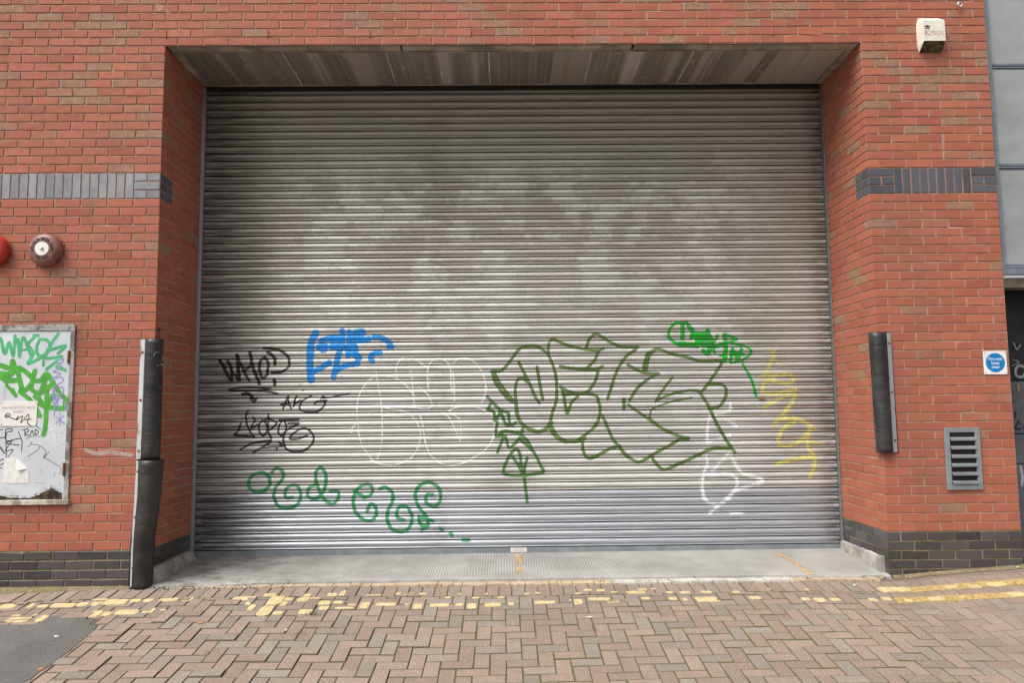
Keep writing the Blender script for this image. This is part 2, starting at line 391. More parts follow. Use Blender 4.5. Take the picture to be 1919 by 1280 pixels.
# ------------------------------------------------------------------ mesh helpers
class MB:
    """collects faces and links them as ONE mesh object"""
    def __init__(s): s.v = []; s.f = []; s.m = []; s.t = []
    def add(s, vs, fs, mi=0, tint=(0, 0, 0)):
        o = len(s.v); s.v += [tuple(map(float, q)) for q in vs]
        for q in fs: s.f.append([i + o for i in q]); s.m.append(mi); s.t.append(tint)
    def box(s, x0, x1, y0, y1, z0, z1, mi=0, tint=(0, 0, 0), bev=0.):
        if bev <= 0:
            s.add([(x0, y0, z0), (x1, y0, z0), (x1, y1, z0), (x0, y1, z0), (x0, y0, z1), (x1, y0, z1), (x1, y1, z1), (x0, y1, z1)],
                  [(0, 3, 2, 1), (4, 5, 6, 7), (0, 1, 5, 4), (1, 2, 6, 5), (2, 3, 7, 6), (3, 0, 4, 7)], mi, tint); return
        b = bev; vs = []
        def ring(z, i): return [(x0 + i, y0 + i, z), (x1 - i, y0 + i, z), (x1 - i, y1 - i, z), (x0 + i, y1 - i, z)]
        # chamfered box: three insets per corner
        pts = {}
        def P(x, y, z):
            pts.setdefault((x, y, z), len(pts)); return pts[(x, y, z)]
        X = (x0, x1); Y = (y0, y1); Z = (z0, z1); xi = (x0 + b, x1 - b); yi = (y0 + b, y1 - b); zi = (z0 + b, z1 - b)
        F = []
        for k, xx in enumerate(X): F.append([P(xx, yi[0], zi[0]), P(xx, yi[1], zi[0]), P(xx, yi[1], zi[1]), P(xx, yi[0], zi[1])][::1 if k else -1])
        for k, yy in enumerate(Y): F.append([P(xi[0], yy, zi[0]), P(xi[1], yy, zi[0]), P(xi[1], yy, zi[1]), P(xi[0], yy, zi[1])][::-1 if k else 1])
        for k, zz in enumerate(Z): F.append([P(xi[0], yi[0], zz), P(xi[1], yi[0], zz), P(xi[1], yi[1], zz), P(xi[0], yi[1], zz)][::1 if k else -1])
        for i in (0, 1):
            for j in (0, 1):
                F.append([P(xi[0], Y[i], zi[j]), P(xi[1], Y[i], zi[j]), P(xi[1], yi[i], Z[j]), P(xi[0], yi[i], Z[j])][::1 if i == j else 1])
                F.append([P(X[i], yi[0], zi[j]), P(X[i], yi[1], zi[j]), P(xi[i], yi[1], Z[j]), P(xi[i], yi[0], Z[j])])
                F.append([P(X[i], yi[j], zi[0]), P(X[i], yi[j], zi[1]), P(xi[i], Y[j], zi[1]), P(xi[i], Y[j], zi[0])])
        for i in (0, 1):
            for j in (0, 1):
                for k in (0, 1): F.append([P(X[i], yi[j], zi[k]), P(xi[i], Y[j], zi[k]), P(xi[i], yi[j], Z[k])])
        s.add(list(pts), F, mi, tint)
    def brick(s, o, u, v, n, w, h, dep, mi, tint, ch=.0022, jit=.0007):
        """a brick with chamfered arrises: o lower left of the face, u along, v up, n outwards"""
        o, u, v, n = map(np.array, (o, u, v, n))
        j = [rng.normal(0, jit) for _ in range(4)]
        c4 = ((0, 0), (1, 0), (1, 1), (0, 1))
        e = rng.normal(0, .0011, (4, 2)); vs = []
        if rng.random() < .07: e[rng.integers(4)] += rng.normal(0, .0045, 2)
        for k, (a, b) in enumerate(c4): vs.append(o + u * (a * w + (ch if a == 0 else -ch) + e[k][0]) + v * (b * h + (ch if b == 0 else -ch) + e[k][1]) + n * j[k])
        for k, (a, b) in enumerate(c4): vs.append(o + u * (a * w + e[k][0]) + v * (b * h + e[k][1]) + n * (j[k] - ch))
        for k, (a, b) in enumerate(c4): vs.append(o + u * a * w + v * b * h - n * dep)
        fs = [(0, 1, 2, 3)] + [(4 + k, 4 + (k + 1) % 4, (k + 1) % 4, k) for k in range(4)] + [(8 + k, 8 + (k + 1) % 4, 4 + (k + 1) % 4, 4 + k) for k in range(4)]
        s.add(vs, fs, mi, tint)
    def tube(s, pts, r, seg=10, mi=0, cap=True):
        pts = [Vector(p) for p in pts]; rings = []
        for i, p in enumerate(pts):
            d = (pts[min(i + 1, len(pts) - 1)] - pts[max(i - 1, 0)]).normalized()
            a = d.orthogonal().normalized(); b = d.cross(a)
            rr = r[i] if isinstance(r, (list, tuple)) else r
            rings.append([p + (a * math.cos(q) + b * math.sin(q)) * rr for q in [2 * math.pi * k / seg for k in range(seg)]])
        vs = [q for rg in rings for q in rg]
        fs = [(i * seg + k, i * seg + (k + 1) % seg, (i + 1) * seg + (k + 1) % seg, (i + 1) * seg + k) for i in range(len(pts) - 1) for k in range(seg)]
        if cap: fs += [tuple(range(seg))[::-1], tuple((len(pts) - 1) * seg + k for k in range(seg))]
        s.add(vs, fs, mi)
    def lathe(s, prof, seg=48, mi=0, c=(0, 0, 0)):
        """prof: (radius, y) turned about the Y axis through c"""
        vs = []; fs = []
        for r, y in prof:
            for k in range(seg):
                q = 2 * math.pi * k / seg; vs.append((c[0] + r * math.cos(q), c[1] + y, c[2] + r * math.sin(q)))
        for i in range(len(prof) - 1):
            for k in range(seg): fs.append((i * seg + k, i * seg + (k + 1) % seg, (i + 1) * seg + (k + 1) % seg, (i + 1) * seg + k))
        s.add(vs, fs, mi)
    def prism(s, poly, y0, y1, mi=0):
        n = len(poly); vs = [(x, y0, z) for x, z in poly] + [(x, y1, z) for x, z in poly]
        s.add(vs, [tuple(range(n)), tuple(range(2 * n - 1, n - 1, -1))] + [(i, i + n, (i + 1) % n + n, (i + 1) % n) for i in range(n)], mi)
    def build(s, name, mats, parent=None, smooth=False):
        me = D.meshes.new(name); me.from_pydata(s.v, [], s.f)
        for q in (mats if isinstance(mats, (list, tuple)) else [mats]): me.materials.append(q)
        me.polygons.foreach_set('material_index', s.m)
        a = me.attributes.new('tint', 'FLOAT_VECTOR', 'FACE'); a.data.foreach_set('vector', [c for q in s.t for c in q])
        if smooth: me.polygons.foreach_set('use_smooth', [True] * len(s.f))
        me.validate(); me.update()
        o = D.objects.new(name, me); COL.objects.link(o)
        if parent: o.parent = parent
        return o
def fixnormals(o):
    import bmesh
    b = bmesh.new(); b.from_mesh(o.data); bmesh.ops.recalc_face_normals(b, faces=b.faces); b.to_mesh(o.data); b.free(); return o
def tag(o, label, cat, group=None):
    o['label'] = label; o['category'] = cat
    if group: o['group'] = group
    return o
def thing(name, label, cat, loc=(0, 0, 0), group=None):
    """an Empty; parts are built in world coordinates, so the Empty stays at the origin with identity transform"""
    o = D.objects.new(name, None); COL.objects.link(o); o.empty_display_size = .1
    return tag(o, label, cat, group)
def struct(o, kind='structure'):
    o['kind'] = kind; return o
def lettering(txt, size, mat, loc, parent, name='lettering', align='CENTER', sx=1.0, rot=0., depth=.0004, bold=0.):
    cu = D.curves.new('t', 'FONT'); cu.body = txt; cu.size = size; cu.align_x = align; cu.align_y = 'CENTER'; cu.extrude = depth; cu.offset = bold; cu.resolution_u = 3
    tmp = D.objects.new('t', cu); COL.objects.link(tmp)
    bpy.context.view_layer.update()
    me = D.meshes.new_from_object(tmp.evaluated_get(bpy.context.evaluated_depsgraph_get()))
    D.objects.remove(tmp); D.curves.remove(cu)
    me.transform(Matrix.Translation(loc) @ Matrix.Rotation(rot, 4, 'Y') @ Matrix.Rotation(R_(90), 4, 'X') @ Matrix.Diagonal((sx, 1, 1, 1)))
    me.name = name; me.materials.clear(); me.materials.append(mat)
    o = D.objects.new(name, me); COL.objects.link(o); o.parent = parent
    return o
def merge_into(obs, name, parent):
    """joins small mesh objects into one"""
    vs = []; fs = []; mat = obs[0].data.materials[0]
    for o in obs:
        k = len(vs); vs += [tuple(v.co) for v in o.data.vertices]; fs += [[i + k for i in p.vertices] for p in o.data.polygons]
        D.objects.remove(o)
    me = D.meshes.new(name); me.from_pydata(vs, [], fs); me.materials.append(mat)
    r = D.objects.new(name, me); COL.objects.link(r); r.parent = parent; return r

# ------------------------------------------------------------------ strokes of paint
def spline(pts, step):
    P = np.array(pts, float)
    if len(P) == 2: P = np.array([P[0], (P[0] + P[1]) / 2, P[1]])
    Q = np.vstack([2 * P[0] - P[1], P, 2 * P[-1] - P[-2]]); out = []
    for i in range(1, len(Q) - 2):
        a, b, c, d = Q[i - 1:i + 3]; n = max(2, int(np.linalg.norm(c - b) / step))
        t = np.linspace(0, 1, n, endpoint=False)[:, None]
        out.append(.5 * (2 * b + (c - a) * t + (2 * a - 5 * b + 4 * c - d) * t ** 2 + (3 * b - a - 3 * c + d) * t ** 3))
    return np.vstack(out + [P[-1:]])
def paint_grid(strokes, xs, zs, soft):
    """strokes: list of (points Nx2 in wall metres, radius) -> density on the grid"""
    den = np.zeros((len(zs), len(xs)))
    for pts, r in strokes:
        ln = len(pts)
        for i, (x, z) in enumerate(pts):
            rr = r * (1.12 + .16 * noise.noise((x * 9, z * 9, r * 300)))
            m = rr + soft * 1.2
            i0, i1 = np.searchsorted(xs, (x - m, x + m)); j0, j1 = np.searchsorted(zs, (z - m, z + m))
            if i1 <= i0 or j1 <= j0: continue
            d = np.hypot(xs[None, i0:i1] - x, zs[j0:j1, None] - z)
            a = np.clip((rr + soft - d) / (2 * soft + 1e-9), 0, 1)
            den[j0:j1, i0:i1] = np.maximum(den[j0:j1, i0:i1], a * a * (3 - 2 * a))
    return den
def paint_mesh(name, den, xs, zs, yfun, mat, parent, label=None, off=.001, skip=None):
    keep = den > .004
    cell = keep[:-1, :-1] | keep[1:, :-1] | keep[:-1, 1:] | keep[1:, 1:]
    if skip is not None: cell = cell & ~skip[:-1, None]      # the open gap between two slats takes no paint
    jj, ii = np.nonzero(cell)
    used = np.zeros(den.shape, bool)
    for a in (0, 1):
        for b in (0, 1): used[jj + a, ii + b] = True
    idx = -np.ones(den.shape, int); J, I = np.nonzero(used); idx[J, I] = np.arange(len(J))
    X = xs[I]; Z = zs[J]; Y = yfun(X, Z, J) - off
    me = D.meshes.new(name)
    me.from_pydata(np.stack([X, Y, Z], 1).tolist(), [], np.stack([idx[jj, ii], idx[jj, ii + 1], idx[jj + 1, ii + 1], idx[jj + 1, ii]], 1).tolist())
    a = me.attributes.new('paint', 'FLOAT', 'POINT'); a.data.foreach_set('value', den[J, I].astype(np.float32))
    me.polygons.foreach_set('use_smooth', [True] * len(me.polygons)); me.materials.append(mat); me.update()
    o = D.objects.new(name, me); COL.objects.link(o); o.parent = parent
    if label: o['label'] = label
    return o
def crop_strokes(x0, y0, s, r, lines, yplane, step=.004):
    """lines digitised on an enlarged crop of the photograph -> metres on the plane"""
    out = []
    for ln in lines:
        rr = r
        if isinstance(ln[0], (int, float)): rr, ln = ln[0], ln[1:]
        w = [at(x0 + a / s, y0 + b / s, yplane) for a, b in ln]
        out.append((spline(w, step), rr / s * .00512))
    return out

# ================================================================== the building
bld = thing('brick_building', 'red brick building front with grey bands and a dark base around the shutter', 'building')
EX, EY, EZ = (1, 0, 0), (0, 1, 0), (0, 0, 1)
JT = .0105                                            # joint width
ZNOW = 0.
def tint_red(seed=None):
    r = random.random(); hi = .27 if ZNOW > 3.4 else .085
    fl = -.2 if r > hi else (random.uniform(.05, .28) if r > hi * .5 else random.uniform(.36, .6))
    return (min(1, max(0, random.gauss(.45, .2))), fl, random.random())
def tint_blue(): return (random.random(), 0, random.random())
def tint_pale(): return (random.random(), random.uniform(.55, 1), random.random())     # blue bricks with the sky's pale sheen put into the tint

red = MB(); band_l = MB(); band_r = MB(); pl_l = MB(); pl_r = MB()
corner_tint = {}
def ct(side, k, f):
    key = (side, k)
    if key not in corner_tint: corner_tint[key] = f()
    return corner_tint[key]
def front(mb, x0, x1, z, mi, tint, h=CH, dep=.02):
    global ZNOW
    ZNOW = z
    mb.brick((x0 + JT / 2, 0, z + JT / 2), EX, EZ, (0, -1, 0), x1 - x0 - JT, h - JT, dep, mi, tint)
def course_front(mb, z, x0, x1, starts_full_right, side, k, mi, tf, blk=BL):
    """bricks laid from the corner at x1 leftwards; the corner brick is full or half"""
    x = x1; first = True
    while x > x0 + .002:
        w = blk if (not first or starts_full_right) else blk / 2
        a = max(x0, x - w)
        t = ct(side, k, tf) if first and side else tf()
        xr = x - (.003 - JT / 2) if first and side == 'L' else x
        front(mb, a, xr, z, mi, t); x = a; first = False
def course_front_r(mb, z, x0, x1, full_left, side, k, mi, tf, blk=BL):
    x = x0; first = True
    while x < x1 - .002:
        w = blk if (not first or full_left) else blk / 2
        b = min(x1, x + w)
        t = ct(side, k, tf) if first and side else tf()
        xl = x + (.003 - JT / 2) if first and side == 'R' else x
        front(mb, xl, b, z, mi, t); x = b; first = False
RB = DEP / 3.5
def course_reveal(mb, z, side, full, k, mi, tf, y0=0., y1=DEP):
    y = y0; first = True
    while y < y1 - .002:
        w = RB if (not first or full) else RB / 2
        b = min(y1, y + w); t = ct(side, k, tf) if first and y0 == 0 else tf()
        a_ = y + (.0016 if first and y0 == 0 else JT / 2)
        if side == 'L': mb.brick((0, a_, z + JT / 2), EY, EZ, (1, 0, 0), b - JT / 2 - a_, CH - JT, .02, mi, t)
        else: mb.brick((WD, b - JT / 2, z + JT / 2), (0, -1, 0), EZ, (-1, 0, 0), b - JT / 2 - a_, CH - JT, .02, mi, t)
        y = b; first = False

# red courses: below the band (k = 1 downwards) and above it
for k in range(1, 40):
    z = ZB - k * CH; odd = k % 2 == 1
    course_front(red, z, XL, 0, odd, 'L', k, 0, tint_red)
    course_reveal(red, z, 'L', not odd, k, 0, tint_red)
    if k < 39:
        course_front_r(red, z, WD, XR, not odd, 'R', k, 0, tint_red)
        course_reveal(red, z, 'R', odd, k, 0, tint_red)
for k in range(1, 16):
    z = ZT + (k - 1) * CH; odd = k % 2 == 1
    course_front(red, z, XL, 0, odd, 'L', 100 + k, 0, tint_red); course_reveal(red, z, 'L', not odd, 100 + k, 0, tint_red)
    course_front_r(red, z, WD, XR, not odd, 'R', 100 + k, 0, tint_red); course_reveal(red, z, 'R', odd, 100 + k, 0, tint_red)
BLL = WD / 27.5
for k in range(16, 36):
    z = ZT + (k - 1) * CH; odd = k % 2 == 1
    dep = .026 if k == 16 else .02
    x = -BL / 2 if not odd else 0.
    course_front(red, z, XL, x, True, None, 0, 0, tint_red)
    while x < XR - .01:
        b = min(XR, x + (BLL if x < WD - .02 else BL))
        if b > XR - .05: b = XR
        front(red, x, b, z, 0, tint_red(), dep=dep); x = b
# short red courses beside the band returns in the reveals
for r in range(3):
    z = ZB + r * CH
    for side in 'LR': course_reveal(red, z, side, r != 1, 900 + r, 0, tint_red, RB, DEP)

# blue band: soldier bricks with stretcher blocks at the corners
def band_block(mb, x0, z, rows, tf=tint_blue):
    for r, full in enumerate(rows):
        zz = z + r * CH
        if full: front(mb, x0, x0 + BL, zz, 0, tf())
        else: front(mb, x0, x0 + BL / 2, zz, 0, tf()); front(mb, x0 + BL / 2, x0 + BL, zz, 0, tf())
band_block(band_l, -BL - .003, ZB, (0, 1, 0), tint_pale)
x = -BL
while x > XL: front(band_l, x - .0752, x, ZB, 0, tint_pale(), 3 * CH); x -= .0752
band_block(band_r, WD + .003, ZB, (1, 0, 1)); band_block(band_r, XR - BL, ZB, (1, 0, 1))
for k in range(9): front(band_r, WD + BL + k * .075, WD + BL + (k + 1) * .075, ZB, 0, tint_blue(), 3 * CH)
for r in range(3):
    z = ZB + r * CH
    course_reveal(band_l, z, 'L', r != 1, 950 + r, 0, tint_blue, 0, RB); course_reveal(band_r, z, 'R', r == 1, 950 + r, 0, tint_blue, 0, RB)
# dark engineering brick base
for k in range(6):
    z = ZPL - (k + 1) * CH; course_front(pl_l, z, XL, 0, k % 2 == 1, 'L', 700 + k, 0, tint_blue); course_reveal(pl_l, z, 'L', k % 2 == 0, 700 + k, 0, tint_blue)
    z = ZPR - (k + 1) * CH; course_front_r(pl_r, z, WD, XR + (0 if k < 1 else .12), k % 2 == 1, 'R', 700 + k, 0, tint_blue); course_reveal(pl_r, z, 'R', k % 2 == 0, 700 + k, 0, tint_blue)
# mortar beds behind the bricks
YM = .0072
def bed_front(mb, x0, x1, z0, z1, mi): mb.add([(x0, YM, z0), (x1, YM, z0), (x1, YM, z1), (x0, YM, z1)], [(0, 1, 2, 3)], mi)
def bed_rev(mb, side, y0, y1, z0, z1, mi):
    x = -YM if side == 'L' else WD + YM
    q = [(x, y0, z0), (x, y1, z0), (x, y1, z1), (x, y0, z1)]
    mb.add(q, [(0, 1, 2, 3) if side == 'L' else (3, 2, 1, 0)], mi)
ZTOP = ZT + 35 * CH
bed_front(red, XL, -YM, ZPL, ZB, 1); bed_front(red, XL, -YM, ZT, ZTOP, 1); bed_front(red, -YM, WD + YM, ZS, ZTOP, 1)
bed_front(red, WD + YM, XR, ZPR, ZB, 1); bed_front(red, WD + YM, XR, ZT, ZTOP, 1)
bed_rev(red, 'L', YM, DEP, ZPL, ZS, 1); bed_rev(red, 'R', YM, DEP, ZPR, ZS, 1)
bed_front(band_l, XL, -YM, ZB, ZT, 1); bed_front(band_r, WD + YM, XR, ZB, ZT, 1)
bed_front(pl_l, XL, -YM, -.3, ZPL, 1); bed_front(pl_r, WD + YM, XR, -.3, ZPR, 1)
bed_rev(pl_l, 'L', YM, DEP, -.3, ZPL, 1); bed_rev(pl_r, 'R', YM, DEP, -.3, ZPR, 1)
# solid core of the walls (behind the mortar) and right return
red.box(XL, -.02, .021, DEP + .35, -.3, ZTOP, 1); red.box(WD + .02, XR - .02, .021, DEP + .35, -.3, ZTOP, 1)
red.box(-.019, WD + .019, .15, DEP + .35, ZS + .10, ZTOP, 1)
for k in range(0, 75):
    z = ZPR + k * CH - CH * 2
    for y in (0.02,):
        red.brick((XR, y if k % 2 else y + .1, z + JT / 2), EY, EZ, (1, 0, 0), .215, CH - JT, .02, 0, tint_red())
        red.brick((XR, y + .225 if k % 2 else y + .325, z + JT / 2), EY, EZ, (1, 0, 0), .215, CH - JT, .02, 0, tint_red())
bw = red.build('brickwork', [M_RED, M_MORT], bld)
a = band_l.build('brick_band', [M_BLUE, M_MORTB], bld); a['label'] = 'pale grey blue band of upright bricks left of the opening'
a = band_r.build('brick_band', [M_BLUE, M_MORTB], bld); a['label'] = 'dark grey blue band of upright bricks right of the opening'
a = pl_l.build('plinth', [M_BASE, M_MORTP], bld); a['label'] = 'dark brick base left of the opening'
a = pl_r.build('plinth', [M_BASE, M_MORTP], bld); a['label'] = 'mossy dark brick base right of the opening'

# lintel shelf angle in three lengths, soffit boards, dark head plate
xa = at(752, 90, .08)[0]; xb = at(1185, 90, .08)[0]
for x0, x1 in ((.012, xa - .006), (xa + .012, xb - .012), (xb + .012, WD - .012)):
    m = MB(); m.box(x0, x1, .030, .116, ZS - .003, ZS + .012, bev=.0015); m.build('lintel_angle', M_TAN, bld)
m = MB(); m.box(-.004, WD + .004, .027, .16, ZS + .014, ZS + .02); m.build('lintel_bed', M_DARK, bld)
npan = 13; pw = (WD - .12) / npan
for i in range(npan):
    m = MB(); x0 = .06 + i * pw
    m.box(x0 + .0012, x0 + pw - .0012, .128, .790, ZS - .004 + rng.normal(0, .0012), ZS + .012)
    if i in (2, 4, 5, 6, 8, 9, 10): m.box(x0 - .006, x0 + .006, .13, .785, ZS - .0095, ZS - .003, 1)
    m.build('soffit_panel', [M_SOFF, M_SEAM], bld)
m = MB()
m.box(.004, WD - .004, .119, .1275, ZS - .010, ZS + .012)
m.box(.004, .058, .1285, .792, ZS - .007, ZS + .01); m.box(WD - .058, WD - .004, .1285, .792, ZS - .007, ZS + .01)
m.box(.004, WD - .004, .7925, .802, ZS - .012, ZS + .012)
m.build('soffit_trim', M_TAN, bld)
m = MB(); m.box(.001, WD - .001, .90, .95, ZS - .2, ZS + .15); m.box(.001, WD - .001, .803, .95, ZS + .03, ZS + .06); m.box(.002, WD - .002, YS - .040, YS - .032, ZS - .052, ZS + .03); m.build('head_plate', M_DARK, bld)
# weep vents in the joints above the lintel
for px in (311, 501.5, 692, 881, 1071, 1259, 1447, 1636):
    x = at(px, 61, 0)[0]; m = MB()
    m.box(x - .006, x + .006, -.007, .01, ZS + CH + .004, ZS + 2 * CH - .012, bev=.0015)
    m.box(x - .005, x + .005, -.011, .01, ZS + CH - .002, ZS + CH + .006, bev=.001); m.build('weep_vent', M_TERR, bld)

# paint and lime marks on the bricks
def flat_paint(name, crop, mat, yplane, parent, label, soft=.006, off=.0018, cell=.005, zdz=None):
    st = crop_strokes(*crop, yplane)
    P = np.vstack([q for q, r in st]); rm = max(r for q, r in st) + soft * 1.3
    xs = np.arange(P[:, 0].min() - rm, P[:, 0].max() + rm, cell); zs = np.arange(P[:, 1].min() - rm, P[:, 1].max() + rm, cell)
    return paint_mesh(name, paint_grid(st, xs, zs, soft), xs, zs, lambda X, Z, J: np.full(X.shape, yplane), mat, parent, label, off)
M_PW = mat_paint('white_smear', (.62, .52, .48), .8, .62)
M_LIMEM = mat_paint('lime_bloom', (.62, .55, .50), .9, .35, .9)
flat_paint('paint_smear', (130, 600, 4.922, 16, [[(160, 1205), (250, 1232), (370, 1218), (480, 1235), (575, 1245)]]), M_PW, 0, bld, 'white sprayed dash on the bricks beside the hatch', soft=.014)
flat_paint('lime_stain', (1590, 0, 3.556, 9, [[(630, 900), (628, 960), (635, 1040)], [3, (622, 940), (640, 1000)]]), M_LIMEM, 0, bld, None, soft=.03)
flat_paint('lime_stain', (280, 0, 4, 14, [[(60, 40), (90, 50), (75, 70)], [8, (120, 70), (150, 100)]]), M_LIMEM, 0, bld, None, soft=.02)

# ================================================================== the roller shutter
sh = thing('roller_shutter', 'wide grey metal roller shutter covered in spray painted tags', 'roller shutter')
PIT = .0750
ZRAIL = .064; ZC0 = ZRAIL + .066
PROF = np.array([(0, .024), (.082, .024), (.087, -.0060), (.11, -.0076), (.145, -.0068), (.19, -.0034), (.24, .0016), (.27, .0026), (.305, -.0012), (.37, -.0066), (.46, -.0112), (.57, -.0138), (.67, -.0138), (.77, -.0112), (.86, -.0066), (.94, .0004), (.985, .006)])
nsl = int((ZS + .06 - ZC0) / PIT) + 1
ZR = []; YR = []; SL = []
for k in range(nsl):
    for t, y in PROF: ZR.append(ZC0 + (k + t) * PIT); YR.append(y * 1.0); SL.append(k)
ZR = np.array(ZR); YR = np.array(YR); SL = np.array(SL)
swob = rng.normal(0, .0009, nsl); sph = rng.uniform(0, 6.28, nsl)
DENTS = [(1.6, .75, .35, .007), (3.4, .55, .3, .006), (4.7, .95, .4, .008), (2.6, 1.3, .5, .006), (5.4, .45, .25, .006), (.8, .5, .25, .006), (3.9, 2.1, .5, .005)]
def yshut(X, J):
    k = SL[J]
    bow = .004 * np.sin(X / WD * math.pi) * np.sin((ZR[J] - .1) / 4.6 * math.pi)
    for dx_, dz_, dw, da in DENTS: bow = bow - da * np.exp(-((X - dx_) / dw) ** 2 - ((ZR[J] - dz_) / (dw * .55)) ** 2)
    return YS + YR[J] + swob[k] + .0009 * np.sin(X * 2.1 + sph[k]) + .0005 * np.sin(X * 7.3 + sph[k] * 3) - bow
X0, X1 = .018, WD - .012
nx = 90; xs = np.linspace(X0, X1, nx)
JJ, II = np.meshgrid(np.arange(len(ZR)), np.arange(nx), indexing='ij')
Yv = yshut(xs[II], JJ)
me = D.meshes.new('slat_curtain')
vid = np.arange(len(ZR) * nx).reshape(len(ZR), nx)
fc = np.stack([vid[:-1, :-1], vid[:-1, 1:], vid[1:, 1:], vid[1:, :-1]], -1).reshape(-1, 4)
me.from_pydata(np.stack([xs[II], Yv, ZR[JJ]], -1).reshape(-1, 3).tolist(), [], fc.tolist())
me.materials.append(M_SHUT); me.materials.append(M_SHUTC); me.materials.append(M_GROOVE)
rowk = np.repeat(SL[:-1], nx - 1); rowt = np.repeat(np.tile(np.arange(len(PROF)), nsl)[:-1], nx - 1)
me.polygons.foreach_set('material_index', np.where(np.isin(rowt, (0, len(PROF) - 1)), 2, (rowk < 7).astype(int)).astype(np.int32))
# smooth along the curved fronts, sharp at the lips
tt = np.tile(np.arange(len(PROF)), nsl)[:-1]; sm = np.repeat(~np.isin(tt, (0, 1, len(PROF) - 1)), nx - 1)
me.polygons.foreach_set('use_smooth', sm.tolist()); me.update()
cu = D.objects.new('slat_curtain', me); COL.objects.link(cu); cu.parent = sh
m = MB(); m.box(.02, WD - .014, YS - .012, YS + .012, ZRAIL - .002, ZC0 - .004, bev=.003); m.box(.02, WD - .014, YS - .018, YS - .0125, ZRAIL - .006, ZRAIL + .008, bev=.001)
m.build('bottom_rail', M_GREYP, sh)
for x0, x1 in ((.001, .030), (WD - .009, WD - .001)):
    m = MB(); m.box(x0, x1, .80, YS - .022, .03, ZS - .02, bev=.002); m.box(x0, x0 + .006 if x0 < 1 else x1 - .001, YS - .022, YS + .03, .03, ZS - .02)
    for k in range(5):
        z = .6 + k * .85; m.tube([((x0 + x1) / 2, .80, z), ((x0 + x1) / 2, .795, z)], .006, 8)
    m.build('guide_rail', M_GALV if x0 < 1 else M_LOCK, sh)
m = MB(); m.box(.0, WD, .91, .93, -.1, ZS + .2); m.build('backing', M_DARK, sh)
for k in range(6):
    zz = ZC0 + (k + .30) * PIT; m = MB()
    m.box(.024, .088, YS - .0155, YS - .002, zz, zz + .046, bev=.004); m.box(.091, .0935, YS - .0145, YS, zz - .002, zz + .044, bev=.001)
    m.tube([(.055, YS - .0155, zz + .022), (.055, YS - .0178, zz + .022)], .004, 8); m.build('end_lock', M_LOCK, sh)
# rivets of the end locks on the right
m = MB(); m.tube([(0, .004, 0), (0, -.0018, 0)], .0045, 6); rv = m.build('rivet', M_RUST, sh); first = True
for k in range(1, nsl - 2):
    zz = ZC0 + (k + .55) * PIT; x = WD - .115 + rng.normal(0, .004)
    for q, (dx, dzz, sc) in enumerate(((0, 0, 1), (.022, -.008, .7))):
        if q and (k % 3 or k > 24): continue
        r = rv if first else rv.copy(); first = False
        if r is not rv: COL.objects.link(r)
        r.parent = sh; r.location = (x + dx, YS - .0135, zz + dzz); r.scale = (sc, 1, sc)
# maker's plate on the bottom rail
px0, pz0 = at(957, 1035.5, YS - .014); px1, pz1 = at(987.5, 1026.5, YS - .014)
m = MB(); m.box(px0, px1, YS - .0145, YS - .0122, pz0, pz1, bev=.0005); pl = m.build('nameplate', M_WHITE, sh)
m = MB()
for q in range(4): m.box(px0 + .03, px1 - .03, YS - .0152, YS - .0146, pz0 + .008 + q * .009, pz0 + .011 + q * .009)
o = m.build('print', M_INKF, pl)
# little strip of brown tape
tx, tz = at(1428, 746.5, YS - .012); m = MB(); m.box(tx - .028, tx + .028, YS - .0135, YS - .0125, tz - .016, tz + .016); m.build('tape_strip', M_TAPE, sh)

def tagpaint(crop, col, label, soft=.004, off=.001, alpha=1., rough=.4, speck=.5, name='graffiti_tag', halo=0.):
    st = crop_strokes(*crop, YS - .006)
    P = np.vstack([q for q, r in st]); rm = max(r for q, r in st) * (2.2 if halo else 1) + soft * (2.6 if halo else 1.3)
    xs = np.arange(P[:, 0].min() - rm, P[:, 0].max() + rm, .0055)
    j0, j1 = np.searchsorted(ZR, (P[:, 1].min() - rm, P[:, 1].max() + rm)); zs = ZR[j0:j1]
    den = paint_grid(st, xs, zs, soft)
    if halo: den = np.maximum(den, halo * paint_grid([(q[::3], r * 1.5) for q, r in st], xs, zs, soft * 1.4 + .008))
    mat = mat_paint('tag_' + str(len(MATS_T)), col, rough, alpha, speck); MATS_T.append(mat)
    return paint_mesh(name, den, xs, zs, lambda X, Z, J: yshut(X, J + j0), mat, sh, label, off, np.isin(np.arange(j0, j1) % len(PROF), (0, 1, len(PROF) - 1)))
MATS_T = []
BK = (.012, .011, .012)
tagpaint((400, 640, 9.595, 27, [
    [(110, 330), (170, 420), (230, 560), (320, 700)], [(265, 360), (310, 450), (335, 560), (335, 690)], [31, (430, 255), (445, 400), (455, 560), (470, 690)], [(400, 600), (450, 690)],
    [22, (450, 330), (520, 450), (570, 580), (645, 700)], [(660, 200), (690, 380), (650, 460), (530, 530)], [(690, 390), (740, 540), (810, 700), (825, 765)],
    [25, (920, 290), (845, 360), (830, 500), (860, 620), (905, 655), (960, 600), (985, 460), (980, 360), (920, 290)],
    [22, (905, 118), (1030, 125), (1200, 165), (1330, 260), (1370, 380), (1340, 470), (1230, 545), (1050, 556)], [(975, 190), (1060, 250), (1105, 320), (1108, 405)], [(1095, 690), (1105, 775)],
    [15, (290, 860), (500, 832), (780, 832), (1020, 858)], [18, (290, 890), (700, 888), (1000, 905), (1160, 940)], [(530, 950), (620, 940), (690, 985), (680, 1035), (760, 1035), (735, 1080)]]), BK,
    'large black tag at the upper left with lines under it', .0035)
